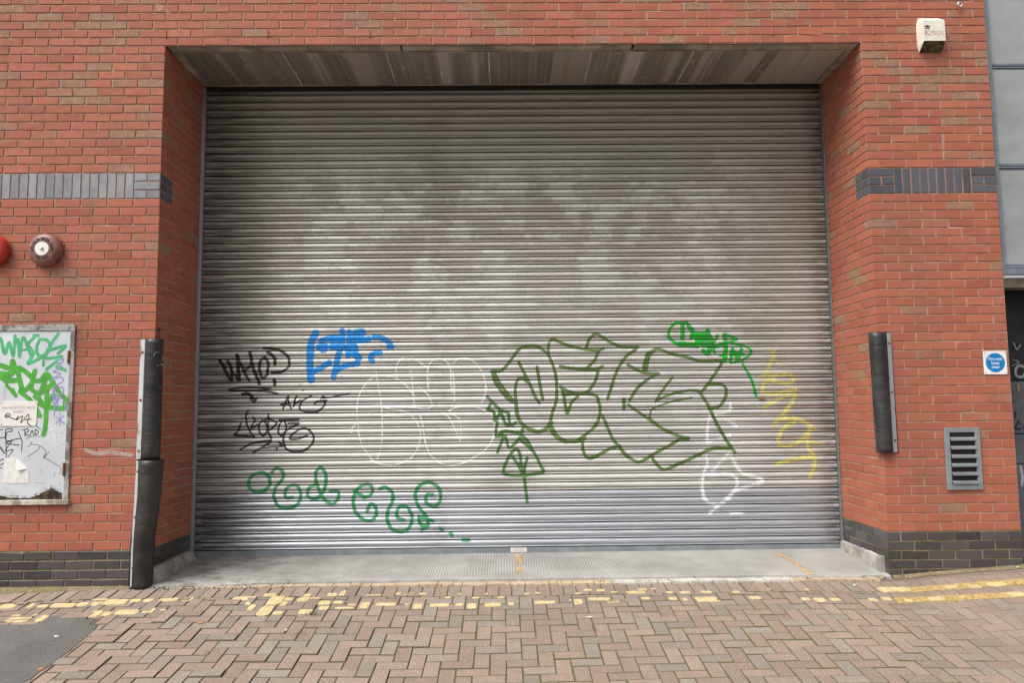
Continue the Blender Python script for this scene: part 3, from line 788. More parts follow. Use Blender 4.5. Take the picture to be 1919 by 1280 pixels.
tagpaint((560, 605, 9.595, 60, [[36, (620, 300), (610, 450)], [36, (850, 460), (960, 560)], [34, (990, 190), (1000, 300)],
    [(305, 190), (235, 330), (205, 560), (205, 800), (222, 1020)], [42, (250, 880), (400, 810), (555, 715)], [50, (400, 330), (520, 290), (640, 260), (720, 310)], [58, (370, 440), (480, 430)], [50, (600, 435), (800, 430)], [40, (430, 500), (470, 490)],
    [46, (780, 140), (790, 300), (770, 420), (720, 560), (670, 780), (628, 985)], [44, (908, 165), (905, 400), (885, 590)], [50, (1030, 180), (1120, 160), (1150, 175), (1090, 260), (1030, 310), (1240, 305)], [40, (1255, 280), (1200, 320)],
    [55, (920, 430), (1000, 430), (1020, 560), (1075, 630)], [44, (690, 850), (830, 775), (1060, 735)], [46, (1360, 255), (1500, 280), (1620, 350), (1660, 430)], [30, (1600, 430), (1690, 435)], [42, (1460, 540), (1340, 560), (1290, 620), (1325, 695)]]), (.004, .30, .84),
    'thick bright blue tag at the upper left', .008, .0012, halo=.34)
tagpaint((420, 730, 7.676, 12, [
    [(850, 280), (880, 200), (920, 100), (930, 180), (970, 280)], [9, (815, 215), (930, 205)], [(1000, 245), (1020, 170), (1040, 95), (1010, 205), (1110, 150)], [(1250, 95), (1150, 150), (1095, 220), (1100, 290), (1180, 322), (1330, 322), (1430, 250), (1450, 190), (1440, 165)],
    [(1300, 205), (1350, 170), (1480, 160)], [(1400, 120), (1430, 95)], [9, (1390, 130), (1520, 115), (1660, 85), (1800, 65)], [7, (1130, 775 - 760), (1140, 20)]]), BK, 'small thin black tag with a long tail', .003)
tagpaint((420, 730, 7.676, 13, [
    [(245, 490), (200, 600), (155, 660), (300, 670), (440, 690)], [(350, 305), (320, 350), (320, 440), (350, 560), (430, 680)], [(415, 400), (445, 440), (390, 560), (490, 500)], [(540, 450), (500, 540), (520, 620), (560, 665), (610, 620), (620, 540), (590, 470), (540, 450)],
    [(640, 365), (640, 600), (680, 700)], [(590, 435), (650, 420), (700, 450), (760, 490), (660, 580)], [(840, 440), (790, 530), (785, 620), (820, 665), (860, 640), (895, 560), (880, 480), (840, 440)], [(790, 445), (920, 440), (1070, 430)],
    [(920, 490), (1080, 490), (940, 560), (870, 640), (855, 740), (880, 830), (960, 890), (1100, 895), (1210, 840), (1280, 760), (1285, 670), (1230, 590), (1150, 560), (1060, 590), (960, 670), (950, 710), (1060, 710), (1190, 670)],
    [(240, 865), (330, 810), (400, 765)], [(400, 778), (680, 735), (500, 860), (420, 905)], [10, (440, 890), (560, 842), (850, 822)], [(780, 760), (830, 800), (770, 835), (755, 870)]]), BK, 'thin black tag with a circle swept round its end', .003)
GR = (.016, .29, .095)
tagpaint((450, 865, 4.264, 12, [
    [(150, 90), (90, 120), (70, 190), (110, 240), (180, 240), (235, 190), (230, 120), (180, 88), (150, 90)], [(255, 85), (290, 55), (340, 80), (340, 140), (290, 200), (270, 280), (310, 360), (390, 375), (460, 340), (485, 270), (460, 200), (400, 195), (360, 240), (370, 290), (420, 285)],
    [(640, 45), (605, 90), (610, 160), (635, 240), (680, 310), (740, 340), (785, 290), (780, 240), (720, 240)], [(640, 45), (680, 90), (685, 170), (660, 250), (600, 300), (545, 280), (545, 220), (600, 185)],
    [(990, 290), (1050, 260), (1050, 200), (1000, 185), (940, 220), (905, 300), (920, 400), (980, 460), (1050, 470), (1090, 420), (1080, 360), (1040, 340), (1015, 400)], [(910, 240), (990, 280)],
    [(1115, 220), (1160, 205), (1215, 250), (1220, 310), (1180, 400), (1180, 480), (1220, 545), (1290, 565), (1350, 530), (1375, 450), (1340, 370), (1280, 360), (1250, 410), (1265, 455), (1310, 465)],
    [(1540, 265), (1490, 270), (1490, 330), (1550, 360), (1600, 310), (1590, 220), (1520, 170), (1440, 190), (1400, 260), (1420, 350), (1480, 430)], [(1430, 440), (1440, 500), (1500, 510), (1490, 440)], [(1450, 445), (1540, 475)], [(1450, 545), (1500, 520)], [(1600, 538), (1615, 548)], [(1680, 575), (1695, 590)], [(1780, 628), (1830, 628)]]), GR,
    'row of soft green spray curls near the bottom', .013, .0012, .95, halo=.34)
tagpaint((650, 660, 5.817, 8.5, [
    [(320, 215), (340, 350), (370, 520), (385, 700), (385, 900), (370, 1050), (330, 1180)], [(280, 1180), (160, 1000), (120, 780), (115, 560), (170, 400), (280, 280), (420, 255), (540, 290), (650, 370), (720, 460)], [(700, 190), (715, 350), (735, 570)],
    [(560, 290), (535, 210), (560, 110), (640, 55), (740, 80), (870, 160)], [(780, 385), (850, 430), (900, 490), (930, 570)], [(930, 590), (860, 620), (700, 600), (380, 590)], [(890, 420), (880, 250), (900, 130), (980, 75), (1070, 90), (1130, 180), (1135, 330), (1150, 450)],
    [(1150, 130), (1220, 75), (1330, 75), (1430, 150), (1500, 290), (1515, 440), (1470, 550)], [(1160, 220), (1170, 350), (1175, 530)], [(290, 600), (340, 570), (440, 610), (600, 640), (700, 690), (780, 800), (800, 920), (770, 1050), (690, 1160), (560, 1220), (420, 1230), (250, 1180)],
    [(290, 680), (420, 690), (610, 700)], [(800, 690), (830, 800), (850, 950), (900, 1100), (1000, 1200), (1120, 1230), (1270, 1210), (1450, 1110), (1570, 990), (1615, 830), (1590, 700), (1490, 630), (1350, 590), (1200, 600), (1110, 640)], [(1040, 650), (1120, 720), (1180, 840), (1240, 970), (1240, 800), (1220, 720), (1120, 660)], [(55, 880), (60, 830), (105, 780)]]), (.95, .95, .95),
    'thin white outline of fat bubble letters', .005, .0014, 1.)
OL = (.115, .20, .042)
olive = crop_strokes(900, 610, 6.397, 17, [
    [(140, 550), (230, 550), (310, 490), (400, 370), (480, 275), (600, 245), (700, 260), (800, 330)], [(145, 560), (170, 660), (230, 760), (330, 880), (420, 930)], [(165, 560), (240, 700), (410, 920)], [(460, 440), (520, 560), (600, 720), (660, 860), (710, 930)], [(680, 500), (710, 680), (750, 890)],
    [(430, 960), (420, 760), (450, 650), (510, 640), (570, 680)], [(820, 220), (815, 340), (860, 450), (900, 580), (915, 720), (910, 900), (860, 1060), (830, 1200)], [(840, 180), (890, 170), (1000, 220), (1130, 260), (1280, 290), (1420, 300)], [(1270, 270), (1310, 160), (1380, 105), (1450, 130), (1560, 200), (1700, 255), (1890, 260)],
    [(1480, 275), (1420, 310), (1370, 420), (1280, 510)], [(960, 490), (1100, 515), (1300, 525), (1410, 520), (1465, 490)], [(1410, 560), (1370, 680), (1290, 790), (1180, 820), (1060, 790), (960, 740)], [(990, 830), (1350, 830), (1420, 920), (1435, 1030), (1400, 1170), (1300, 1279), (1130, 1400)], [(970, 740), (1000, 840), (1040, 1050), (1090, 930), (1170, 850)],
    [(1860, 290), (1740, 380), (1640, 540), (1570, 740), (1525, 880)], [20, (1720, 890), (1720, 990)]], YS - .006)
olive += crop_strokes(1120, 620, 6.854, 18, [
    [(720, 250), (640, 300), (600, 420), (590, 500)], [(740, 240), (660, 330), (625, 500)], [(390, 440), (480, 490), (600, 540), (780, 550)], [(760, 560), (620, 640), (500, 750), (410, 890)], [(740, 230), (830, 250), (960, 300), (1150, 340), (1330, 390), (1600, 385)], [(1590, 420), (1500, 560), (1410, 690), (1330, 790)],
    [(1440, 690), (1520, 680), (1610, 700), (1650, 760), (1640, 850), (1570, 960), (1470, 1000)], [15, (960, 600), (880, 700), (810, 800), (740, 910)], [16, (740, 910), (850, 850), (1000, 800), (1180, 765), (1270, 770), (1330, 790)], [(1320, 810), (1400, 930), (1470, 1080), (1540, 1230)], [11, (1210, 860), (1000, 900), (850, 940), (700, 1010), (670, 1100), (680, 1150)], [(390, 950), (560, 1070), (780, 1220)]], YS - .006)
olive += crop_strokes(1060, 740, 5.644, 16, [
    [(390, 220), (440, 340), (500, 470), (560, 540), (640, 640), (760, 710), (850, 680), (920, 630)], [(890, 260), (1010, 350), (1180, 430), (1300, 460)], [(1300, 465), (1200, 480), (1060, 560), (920, 640), (950, 720), (1040, 790), (1180, 740), (1400, 640), (1560, 570), (1750, 570)], [(1530, 170), (1650, 400), (1740, 540), (1790, 610)], [(180, 480), (180, 570), (220, 660), (300, 660), (450, 580), (570, 540)]], YS - .006)
olive += crop_strokes(900, 720, 5.563, 15, [[19, (370, 170), (390, 330), (450, 430), (560, 490), (640, 490), (720, 440), (740, 400)], [22, (720, 420), (790, 540), (890, 600)], [(890, 600), (1020, 600), (1090, 570)], [15, (400, 380), (480, 450), (560, 480)]], YS - .006)
def tag_from(st, col, label, soft, off, alpha):
    P = np.vstack([q for q, r in st]); rm = max(r for q, r in st) + soft * 1.3
    xs = np.arange(P[:, 0].min() - rm, P[:, 0].max() + rm, .0055)
    j0, j1 = np.searchsorted(ZR, (P[:, 1].min() - rm, P[:, 1].max() + rm))
    mat = mat_paint('tag_' + str(len(MATS_T)), col, .35, alpha, .5); MATS_T.append(mat)
    return paint_mesh('graffiti_tag', paint_grid(st, xs, ZR[j0:j1], soft), xs, ZR[j0:j1], lambda X, Z, J: yshut(X, J + j0), mat, sh, label, off, np.isin(np.arange(j0, j1) % len(PROF), (0, 1, len(PROF) - 1)))
tag_from(olive, OL, 'big olive green outline of pointed letters in the middle', .004, .0012, .86)
tagpaint((900, 720, 5.563, 15, [
    [(70, 130), (120, 180), (210, 270), (290, 300), (300, 370), (320, 430), (370, 400)], [(120, 190), (80, 270), (140, 290), (150, 380)], [(200, 290), (190, 330), (140, 370)], [(220, 310), (270, 420), (320, 430)], [(175, 390), (165, 540), (240, 540), (180, 710)], [(190, 540), (250, 490), (420, 510), (440, 470)],
    [(260, 540), (300, 660), (360, 620), (430, 550), (490, 590), (540, 680)], [(430, 590), (550, 700), (630, 850), (650, 920), (450, 950), (260, 940), (250, 870), (310, 740), (370, 680), (410, 720), (430, 860), (440, 920)], [(340, 760), (400, 850), (440, 930)], [(490, 770), (460, 880), (460, 980), (490, 1230)]]), (.075, .20, .045),
    'narrow dark green tag running down to a long drip', .004, .0018, .88)
tagpaint((1240, 595, 8, 31, [[26, (590, 400), (760, 440), (900, 410)], [24, (760, 330), (700, 460)], [22, (1060, 520), (1230, 560)],
    [20, (380, 85), (200, 90), (110, 200), (120, 310), (260, 410), (400, 420)], [(310, 130), (310, 310)], [(400, 130), (460, 200)], [(450, 260), (700, 250)], [(450, 300), (720, 290), (460, 420)], [(540, 290), (520, 430)], [(690, 200), (690, 420)], [20, (260, 380), (720, 410)], [(620, 500), (690, 540), (720, 480)], [18, (830, 270), (820, 310), (760, 420), (800, 540)],
    [(940, 260), (960, 420), (950, 540), (950, 650)], [18, (940, 260), (1120, 330), (860, 400)], [16, (1010, 380), (1240, 430), (1330, 490), (1330, 540), (1200, 650)], [20, (1050, 480), (1030, 650)], [24, (1060, 470), (1120, 600), (1190, 480)], [22, (1140, 630), (1180, 520)], [18, (1040, 680), (1200, 650)], [15, (860, 560), (960, 610)], [17, (1210, 700), (1290, 830), (1360, 980), (1415, 1190)]]), (.014, .38, .03),
    'bright green scribbled tag with a long drip at the upper right', .004, .0022)
tagpaint((1400, 645, 4.744, 19, [
    [(225, 60), (235, 110), (200, 180), (170, 260), (120, 300)], [10, (250, 140), (320, 190)], [(190, 290), (300, 270), (390, 275), (415, 310), (380, 350), (270, 340), (190, 320), (140, 370), (140, 425), (250, 440), (420, 400)], [(430, 400), (410, 500), (340, 600), (235, 720)], [(430, 410), (300, 480), (150, 560)], [(250, 690), (330, 660), (450, 670), (540, 710), (600, 760)],
    [(420, 700), (330, 740), (285, 820), (290, 900), (380, 900), (480, 860), (560, 760)], [(550, 740), (540, 900), (600, 1010), (590, 1110), (555, 1180)], [(260, 1070), (400, 1030), (580, 1000)], [13, (560, 870), (680, 890)], [20, (215, 55), (240, 60)]]), (.86, .83, .26),
    'faint yellow tag running down the right side', .024, .0012, .64, .5, .7, halo=.3)
tagpaint((1290, 740, 5.333, 20, [
    [(415, 90), (415, 150), (320, 190), (220, 220), (190, 340), (190, 480)], [(370, 240), (480, 310)], [(200, 470), (420, 400)], [8, (110, 550), (200, 540), (400, 500), (580, 480)], [(185, 610), (190, 700), (150, 800), (140, 950), (170, 1050), (260, 1090), (350, 1070), (460, 960), (490, 870), (440, 800), (330, 790), (150, 800)],
    [(240, 760), (400, 600), (450, 660), (540, 780), (740, 860), (480, 950)], [17, (410, 1040), (330, 1080), (210, 1190)], [10, (420, 1190), (540, 1185)]]), (.93, .93, .96), 'blurred white spray tag low on the right', .026, .0008, .85, .5, .6, halo=.34)
tagpaint((560, 605, 9.595, 3.5, [[(10, 1100), (30, 1095), (20, 1115), (60, 1140), (30, 1140)]]), BK, 'tiny black letter S left below the blue tag', .002)
tagpaint((560, 605, 9.595, 3.5, [[(740, 950), (710, 980), (740, 1005), (775, 990), (770, 955), (740, 950)], [(770, 960), (800, 960)]]), BK, 'tiny black ring at the foot of the blue tag', .002)

# ================================================================== wooden hatch on the left
ha = thing('access_hatch', 'white painted wooden hatch with rotten lower edge, sprayed with green and purple tags', 'hatch')
hx1 = at(140, 640, -.014)[0]; hx0 = hx1 - 1.02
hz1 = at(70, 608.5, -.014)[1]; hz0 = at(60, 944, -.02)[1]
FW = .040
m = MB()
m.box(hx1 - FW, hx1, -.014, .004, hz0 + .03, hz1, bev=.002); m.box(hx0, hx0 + FW, -.014, .004, hz0 + .03, hz1, bev=.002)
m.box(hx0 + FW, hx1 - FW, -.0138, .004, hz1 - .052, hz1 - .0005, bev=.002)
m.build('frame', M_FRAME, ha)
m = MB(); m.box(hx0 - .01, hx1 + .012, -.032, .004, hz0 - .012, hz0 + .029, bev=.004); m.build('sill', M_SILL, ha)
lx0, lx1, lz1 = hx0 + FW + .003, hx1 - FW - .003, hz1 - .055
# leaf with a ragged lower edge
def rag(x):
    d = lx1 - x
    base = .055 + .10 * max(0, 1 - abs(d - .10) / .17) ** 1.2 + .035 * max(0, 1 - abs(d - .55) / .12)
    return base + .012 * noise.noise((x * 40, 3, 1)) + .006 * noise.noise((x * 130, 8, 2)) - (.06 if d < .012 else 0)
n = 150; poly = [(lx0 + (lx1 - lx0) * i / n, hz0 + .031 + rag(lx0 + (lx1 - lx0) * i / n) * .8 - .03) for i in range(n + 1)]
m = MB()
for i in range(n):
    (xa_, za), (xb_, zb) = poly[i], poly[i + 1]
    m.add([(xa_, -.006, za), (xb_, -.006, zb), (xb_, -.006, lz1), (xa_, -.006, lz1), (xa_, .003, za), (xb_, .003, zb)], [(0, 1, 2, 3), (0, 4, 5, 1)])
leaf = m.build('door_leaf', M_HATCH, ha)
m = MB(); m.box(lx0, lx1, -.0032, -.0026, hz0 + .02, hz0 + .25); m.build('hatch_backing', M_DARK, ha)
m = MB()
for r in range(14):
    for i in range(100):
        x = lx0 + (lx1 - lx0) * (i + .5) / 100
        z = hz0 + .03 + r * .011
        h_ = .007 * noise.noise((x * 26, r * 1.7, 4)) + .004 * noise.noise((x * 90, r * 5.1, 6))
        if z < hz0 + rag(x) * .8 + .012:
            dx = (lx1 - lx0) / 200 + .001
            m.add([(x - dx, -.0040 + h_ * .15, z), (x + dx, -.0040 + h_ * .15, z), (x + dx, -.0062 + h_ * .3, z + .012), (x - dx, -.0062 + h_ * .3, z + .012)], [(0, 1, 2, 3)])
m.build('rotten_edge', M_ROT, ha)
for py0, py1 in ((658, 681), (868, 891)):
    za = at(131, py1, -.015)[1]; zb = at(131, py0, -.015)[1]; xx = hx1 - FW
    m = MB(); m.box(xx - .016, xx + .012, -.0165, -.006, za, zb, bev=.001); m.tube([(xx - .002, -.018, za - .004), (xx - .002, -.018, zb + .004)], .006, 8); m.build('hinge', M_RUST, ha)
YL = -.006
def leafpaint(crop, col, label, soft, off, alpha=1., speck=.4, parent=leaf, name='graffiti_tag'):
    mat = mat_paint('tag_' + str(len(MATS_T)), col, .45, alpha, speck); MATS_T.append(mat)
    st = crop_strokes(*crop, YL, step=.003)
    st = [(q, r * .84) for q, r in st]
    st = [(np.stack([np.clip(q[:, 0], lx0 + r, lx1 - r), q[:, 1]], 1), r) for q, r in st]
    P = np.vstack([q for q, r in st]); rm = max(r for q, r in st) + soft * 1.3
    xs = np.arange(P[:, 0].min() - rm, P[:, 0].max() + rm, .0035); zs = np.arange(P[:, 1].min() - rm, P[:, 1].max() + rm, .0035)
    return paint_mesh(name, paint_grid(st, xs, zs, soft), xs, zs, lambda X, Z, J: np.full(X.shape, YL), mat, parent, label, off)
leafpaint((0, 600, 6.4, 19, [
    [(10, 220), (60, 400), (110, 270), (160, 430), (180, 190)], [(235, 440), (280, 210), (370, 420)], [(215, 230), (230, 430)], [14, (240, 370), (320, 350)], [(430, 190), (340, 290), (400, 400), (340, 520), (500, 450)], [(480, 230), (440, 330), (470, 430), (560, 400), (600, 300), (560, 240), (480, 230)],
    [(700, 165), (620, 280), (550, 450), (740, 440)], [(600, 360), (780, 310), (700, 400)], [15, (525, 460), (520, 545)], [(560, 590), (680, 490)], [(680, 560), (780, 600)], [(410, 185), (460, 185)]]), (.07, .46, .19), 'mint green tag along the top of the hatch', .003, .0006)
leafpaint((0, 600, 6.4, 27, [
    [(0, 540), (80, 570)], [(0, 640), (120, 640), (150, 490), (170, 610), (60, 720), (230, 720)], [(0, 690), (70, 700)], [(210, 580), (250, 780), (280, 860)], [(230, 570), (330, 640), (390, 720), (320, 830), (250, 850)], [(420, 610), (400, 720), (490, 720), (560, 650), (640, 750)],
    [(390, 740), (380, 830), (480, 860), (560, 670)], [18, (80, 780), (190, 910), (150, 830)], [24, (240, 860), (370, 970), (480, 1150)], [(560, 800), (560, 1000), (545, 1279), (525, 1372)], [(420, 920), (560, 830), (640, 770), (720, 880), (790, 960), (790, 1040), (740, 1060), (560, 1040), (440, 980)], [(440, 900), (540, 1020), (640, 900)]]), (.075, .40, .035),
    'thick grass green tag in the middle of the hatch', .003, .0012)
leafpaint((0, 600, 6.4, 7, [
    [(700, 480), (760, 470), (740, 510), (680, 520), (740, 550), (700, 590), (640, 620), (730, 640), (660, 680), (630, 720), (720, 680), (760, 720), (700, 770), (650, 800), (640, 860), (740, 800), (760, 880), (690, 890), (660, 960), (740, 930), (780, 1000)], [(640, 900), (690, 1010), (720, 1090)],
    [(680, 1160), (770, 1240)], [(760, 1150), (670, 1240)], [(720, 1130), (720, 1260)], [(660, 1000), (650, 1150)], [(780, 1000), (790, 1080)], [(640, 880), (640, 1000), (700, 960), (690, 900)]]), (.36, .30, .66), 'thin purple tag down the hinge side of the hatch', .003, .0018, .85)
leafpaint((0, 740, 5.82, 5, [
    [(0, 380), (30, 380)], [(0, 470), (50, 465)], [(60, 380), (120, 370), (130, 400), (70, 430), (70, 690)], [(60, 380), (70, 500), (200, 480), (240, 500), (235, 620)], [(200, 400), (240, 500)], [(130, 500), (70, 530), (210, 550)], [(140, 490), (60, 610), (140, 600), (90, 680)], [7, (0, 570), (50, 640)],
    [(270, 380), (275, 455)], [(240, 385), (300, 375), (310, 400), (270, 420), (320, 450)], [(330, 440), (350, 390), (370, 440)], [(385, 440), (385, 380), (420, 410), (385, 440)], [3, (290, 480), (350, 455), (450, 455)], [4, (400, 340), (440, 380)], [(0, 720), (40, 700)], [(0, 770), (40, 750)], [(0, 800), (20, 800)]]), (.035, .035, .04), 'small black marker tags below the sign on the hatch', .002, .0006, .85)
leafpaint((0, 740, 5.82, 4, [
    [(300, 680), (410, 600), (440, 560), (500, 620), (480, 680), (540, 620)], [(470, 680), (580, 740), (660, 800), (650, 870)], [(310, 570), (350, 510)], [(340, 540), (430, 550)], [2.5, (280, 720), (330, 700)], [2.5, (370, 960), (480, 965)], [3, (590, 890), (600, 840)], [2.5, (440, 850), (450, 815)], [3, (500, 640), (490, 690)]]), (.13, .13, .15), 'grey scratched scribble low on the hatch', .003, .0006, .7)
leafpaint((0, 740, 5.82, 5, [[(555, 420), (560, 490), (620, 545), (690, 520), (725, 450), (700, 370)], [(620, 450), (618, 570)], [(510, 415), (580, 380)], [(590, 375), (610, 410), (590, 420)], [(670, 390), (650, 415), (700, 415)]]), (.80, .80, .80), 'white ring shaped tag on the hatch', .003, .0022, .85)

# notice and torn paper fixed on the hatch
M_NOTICE = plain('notice_plastic', (.78, .745, .71), .42, var=.03, scale=14, bump=.05, grime=(.6, .45, .35), grime_amt=.2)
ns = thing('notice_sign', 'small cream notice with faded lettering and black scribble screwed to the hatch', 'sign')
sx0, sz1 = at(1.5, 752.5, -.011); sx1, sz0 = at(68, 798.5, -.011)
m = MB(); m.box(sx0, sx1, -.0115, -.0085, sz0, sz1, bev=.001); spl = m.build('plate', M_NOTICE, ns)
cx = (sx0 + sx1) / 2
lettering('SPRINKLER STOP VALVE', .030, M_INKF, (cx, -.0118, sz1 - .055), ns, sx=.86); lettering('INSIDE', .030, M_INKF, (cx, -.0118, sz1 - .088), ns, sx=.9)
YL = -.0116
leafpaint((0, 600, 6.4, 5, [[(60, 1160), (90, 1120), (120, 1140), (80, 1170), (70, 1140), (180, 1190), (220, 1150), (200, 1200), (270, 1150), (250, 1230), (330, 1140), (350, 1150), (330, 1230), (370, 1270)], [(300, 1195), (375, 1190)]]), (.02, .018, .022), 'black scribble across the notice', .002, .0009, 1., .3, parent=ns, name='scribble')
YL = -.006
for px, py in ((4, 755), (66, 755), (3, 796), (66, 796)):
    x, z = at(px, py, -.012); m = MB(); m.tube([(x, -.010, z), (x, -.0135, z)], .004, 8); m.build('screw', M_RUST, ns)
pp = thing('torn_paper', 'torn white paper with a curling corner stuck low on the hatch', 'paper')
q = [at(a / 5.82, 740 + b / 5.82, -.010) for a, b in ((48, 690), (182, 690), (245, 745), (312, 808), (312, 962), (170, 968), (28, 962))]
m = MB(); m.prism(q, -.0085, -.0077); m.build('sheet', M_PAPER, pp)
c = [at(a / 5.82, 740 + b / 5.82, -.010) for a, b in ((182, 690), (245, 745), (308, 806), (195, 828), (172, 770))]
m = MB(); m.add([(c[0][0], -.0089, c[0][1]), (c[1][0], -.0090, c[1][1]), (c[2][0], -.0092, c[2][1]), (c[3][0], -.030, c[3][1]), (c[4][0], -.022, c[4][1])], [(0, 1, 4), (1, 2, 3), (1, 3, 4)]); m.build('curled_corner', M_WHITES, pp)

# ================================================================== alarm bells
def bell(px, py, mat, label, texts):
    t = thing('alarm_bell', label, 'alarm bell')
    x, z = at(px, py, -.03); c = (x, 0, z)
    m = MB(); m.lathe([(.118, .004), (.118, -.016), (.0, -.016)], 40, c=c); fixnormals(m.build('back_plate', M_GALV, t))
    m = MB(); m.lathe([(.128, -.018), (.139, -.018), (.141, -.026), (.138, -.044), (.130, -.062), (.116, -.076), (.100, -.083), (.062, -.085), (.0, -.085)], 56, c=c); fixnormals(m.build('gong', mat, t, True))
    m = MB(); m.lathe([(.058, -.0855), (.058, -.0875), (.0, -.0875)], 40, c=c); fixnormals(m.build('centre_disc', M_WHITES, t))
    m = MB(); m.lathe([(.014, -.088), (.014, -.096), (.009, -.101), (.0, -.102)], 16, c=c); fixnormals(m.build('bolt', M_CHROME, t, True))
    for txt, a0, a1, flip in texts:
        obs = []
        for i, ch in enumerate(txt):
            if ch == ' ': continue
            a = R_(a0 + (a1 - a0) * i / (len(txt) - 1)); r = .081
            obs.append(lettering(ch, .036, M_INK, (x + r * math.cos(a), -.0852, z + r * math.sin(a)), t, rot=(math.pi / 2 - a) if not flip else (-math.pi / 2 - a), sx=.62, depth=.0012))
        merge_into(obs, 'lettering', t)
    return t
bell(86, 468, M_BELLB, 'faded maroon alarm bell with a white centre disc on the brick wall', [('SPRINKLER WATER ALARM', 190, -10, False), ('FIRE ALARM', 235, 305, True)])
bell(-13, 470, M_BELLR, 'bright red alarm bell cut by the left edge, above the wooden hatch', [('FIRE ALARM', 180, 0, False), ('FIRE BELL', 235, 305, True)])

# ================================================================== burglar alarm box
ab = thing('alarm_box', 'cream alarm box with a crown emblem and algae stained underside on the right pier', 'alarm box')
xbl = at(1717, 60, 0)[0]; YB = -.092
xfl = at(1731, 60, YB)[0]; xfr = at(1771.5, 60, YB)[0]; ins = max(.02, xfl - xbl); xbr = xfr + ins
zt = at(1740, 31.5, -.02)[1]; zft = at(1750, 37, YB)[1]; zfb = at(1750, 75.5, YB)[1]; zb = at(1730, 98, -.004)[1]
V = [(xbl, -.002, zft - .005), (xbl + .02, -.002, zt), (xbr - .02, -.002, zt), (xbr, -.002, zft - .005), (xbr, -.002, zfb), (xbr - .012, -.002, zb), (xbl + .012, -.002, zb), (xbl, -.002, zfb),
     (xfl, YB, zft), (xfr, YB, zft), (xfr, YB, zfb), (xfl, YB, zfb)]
m = MB(); m.add(V, [(8, 11, 10, 9), (1, 8, 9, 2), (0, 8, 1), (2, 9, 3), (0, 7, 11, 8), (3, 9, 10, 4), (7, 6, 11), (4, 10, 5)]); fixnormals(m.build('cover', M_CREAM, ab))
m = MB(); m.add([V[11], V[10], V[5], V[6]], [(0, 3, 2, 1)]); m.add([(V[6][0], 0, zb + .001), (V[5][0], 0, zb + .001), V[5], V[6]], [(0, 1, 2, 3)]); m.build('underside', M_ALGAE, ab)
fx = lambda px, py: at(px, py, YB - .0005)
cr = [fx(1700 + a / 14.22, 20 + b / 14.22) for a, b in ((470, 432), (460, 380), (495, 402), (530, 362), (572, 402), (612, 375), (604, 432))]
m = MB(); m.prism(cr, YB - .0009, YB - .0002)
c2 = [fx(1700 + a / 14.22, 20 + b / 14.22) for a, b in ((472, 452), (604, 452), (604, 472), (472, 472))]; m.prism(c2[::-1], YB - .0009, YB - .0002)
m.build('crown_emblem', M_INK, ab)
# the lettering: hand-built serif capitals
def serif(ch, x, z, w, h, mb):
    s = h * .15; tn = h * .07; y0, y1 = YB - .0009, YB - .0002
    def bar(x0, z0, x1, z1, t):
        dx, dz = x1 - x0, z1 - z0; L = math.hypot(dx, dz); nx_, nz_ = -dz / L * t / 2, dx / L * t / 2
        mb.prism([(x0 - nx_, z0 - nz_), (x1 - nx_, z1 - nz_), (x1 + nx_, z1 + nz_), (x0 + nx_, z0 + nz_)], y0 + .00002 * len(mb.f), y1)
    def sf(xc, zc, ww=.36): bar(xc - h * ww / 2, zc, xc + h * ww / 2, zc, tn)
    if ch == 'K':
        bar(x + s, z, x + s, z + h, s); bar(x + s * 1.4, z + h * .42, x + w - s * .6, z + h, tn); bar(x + s * 1.8, z + h * .5, x + w - s * .3, z, s); sf(x + s, z); sf(x + s, z + h); sf(x + w - s * .4, z, .3); sf(x + w - s * .6, z + h, .3)
    if ch == 'I': bar(x + w / 2, z, x + w / 2, z + h, s); sf(x + w / 2, z, .45); sf(x + w / 2, z + h, .45)
    if ch == 'N': bar(x + s, z, x + s, z + h, tn); bar(x + s, z + h, x + w - s, z, s); bar(x + w - s, z, x + w - s, z + h, tn); sf(x + s, z); sf(x + s * .8, z + h, .3); sf(x + w - s, z + h)
    if ch in 'GS':
        pts = ([(.9, .8), (.7, .97), (.45, 1), (.15, .8), (.05, .5), (.15, .2), (.45, 0), (.75, .06), (.86, .2), (.86, .42)] if ch == 'G' else [(.82, .8), (.65, .98), (.35, .98), (.14, .8), (.25, .6), (.7, .42), (.86, .22), (.65, .02), (.35, .02), (.12, .2)])
        for (a, b), (c_, d) in zip(pts, pts[1:]): bar(x + a * w, z + b * h, x + c_ * w, z + d * h, s * .75)
        if ch == 'G': bar(x + .62 * w, z + .42 * h, x + w, z + .42 * h, tn)
m = MB()
kx0, kz0 = fx(1733.5, 65); kx1 = fx(1771, 65)[0]; W_ = kx1 - kx0; Hk = fx(1740, 55.5)[1] - kz0
xx = kx0
for ch, w in (('K', .255), ('I', .10), ('N', .225), ('G', .21), ('S', .17)):
    serif(ch, xx, kz0, w * W_ * .95, Hk if ch == 'K' else Hk * .78, m); xx += w * W_ * 1.04
m.build('lettering', M_INKR, ab)
m = MB(); x, z = (xbl + xbr) / 2, zb + .02; m.tube([(x, -.010, z), (x, -.016, z - .002)], .005, 8); m.build('screw', M_CHROME, ab)
# ring bolt above it
eb = thing('ring_bolt', 'small bright steel ring bolt at the top of the right pier', 'ring bolt')
x, z = at(1797.5, 9, -.02); m = MB()
m.tube([(x + .020 * math.cos(q), -.03 - .006 * math.sin(q), z + .020 * math.sin(q)) for q in np.linspace(.9, 6.6, 22)], .0065, 8); m.build('ring', M_CHROME, eb, True)
m = MB(); m.tube([(x + .014, -.03, z + .014), (x + .028, -.018, z + .028), (x + .028, .01, z + .03)], .007, 8); m.build('shank', M_CHROME, eb, True)

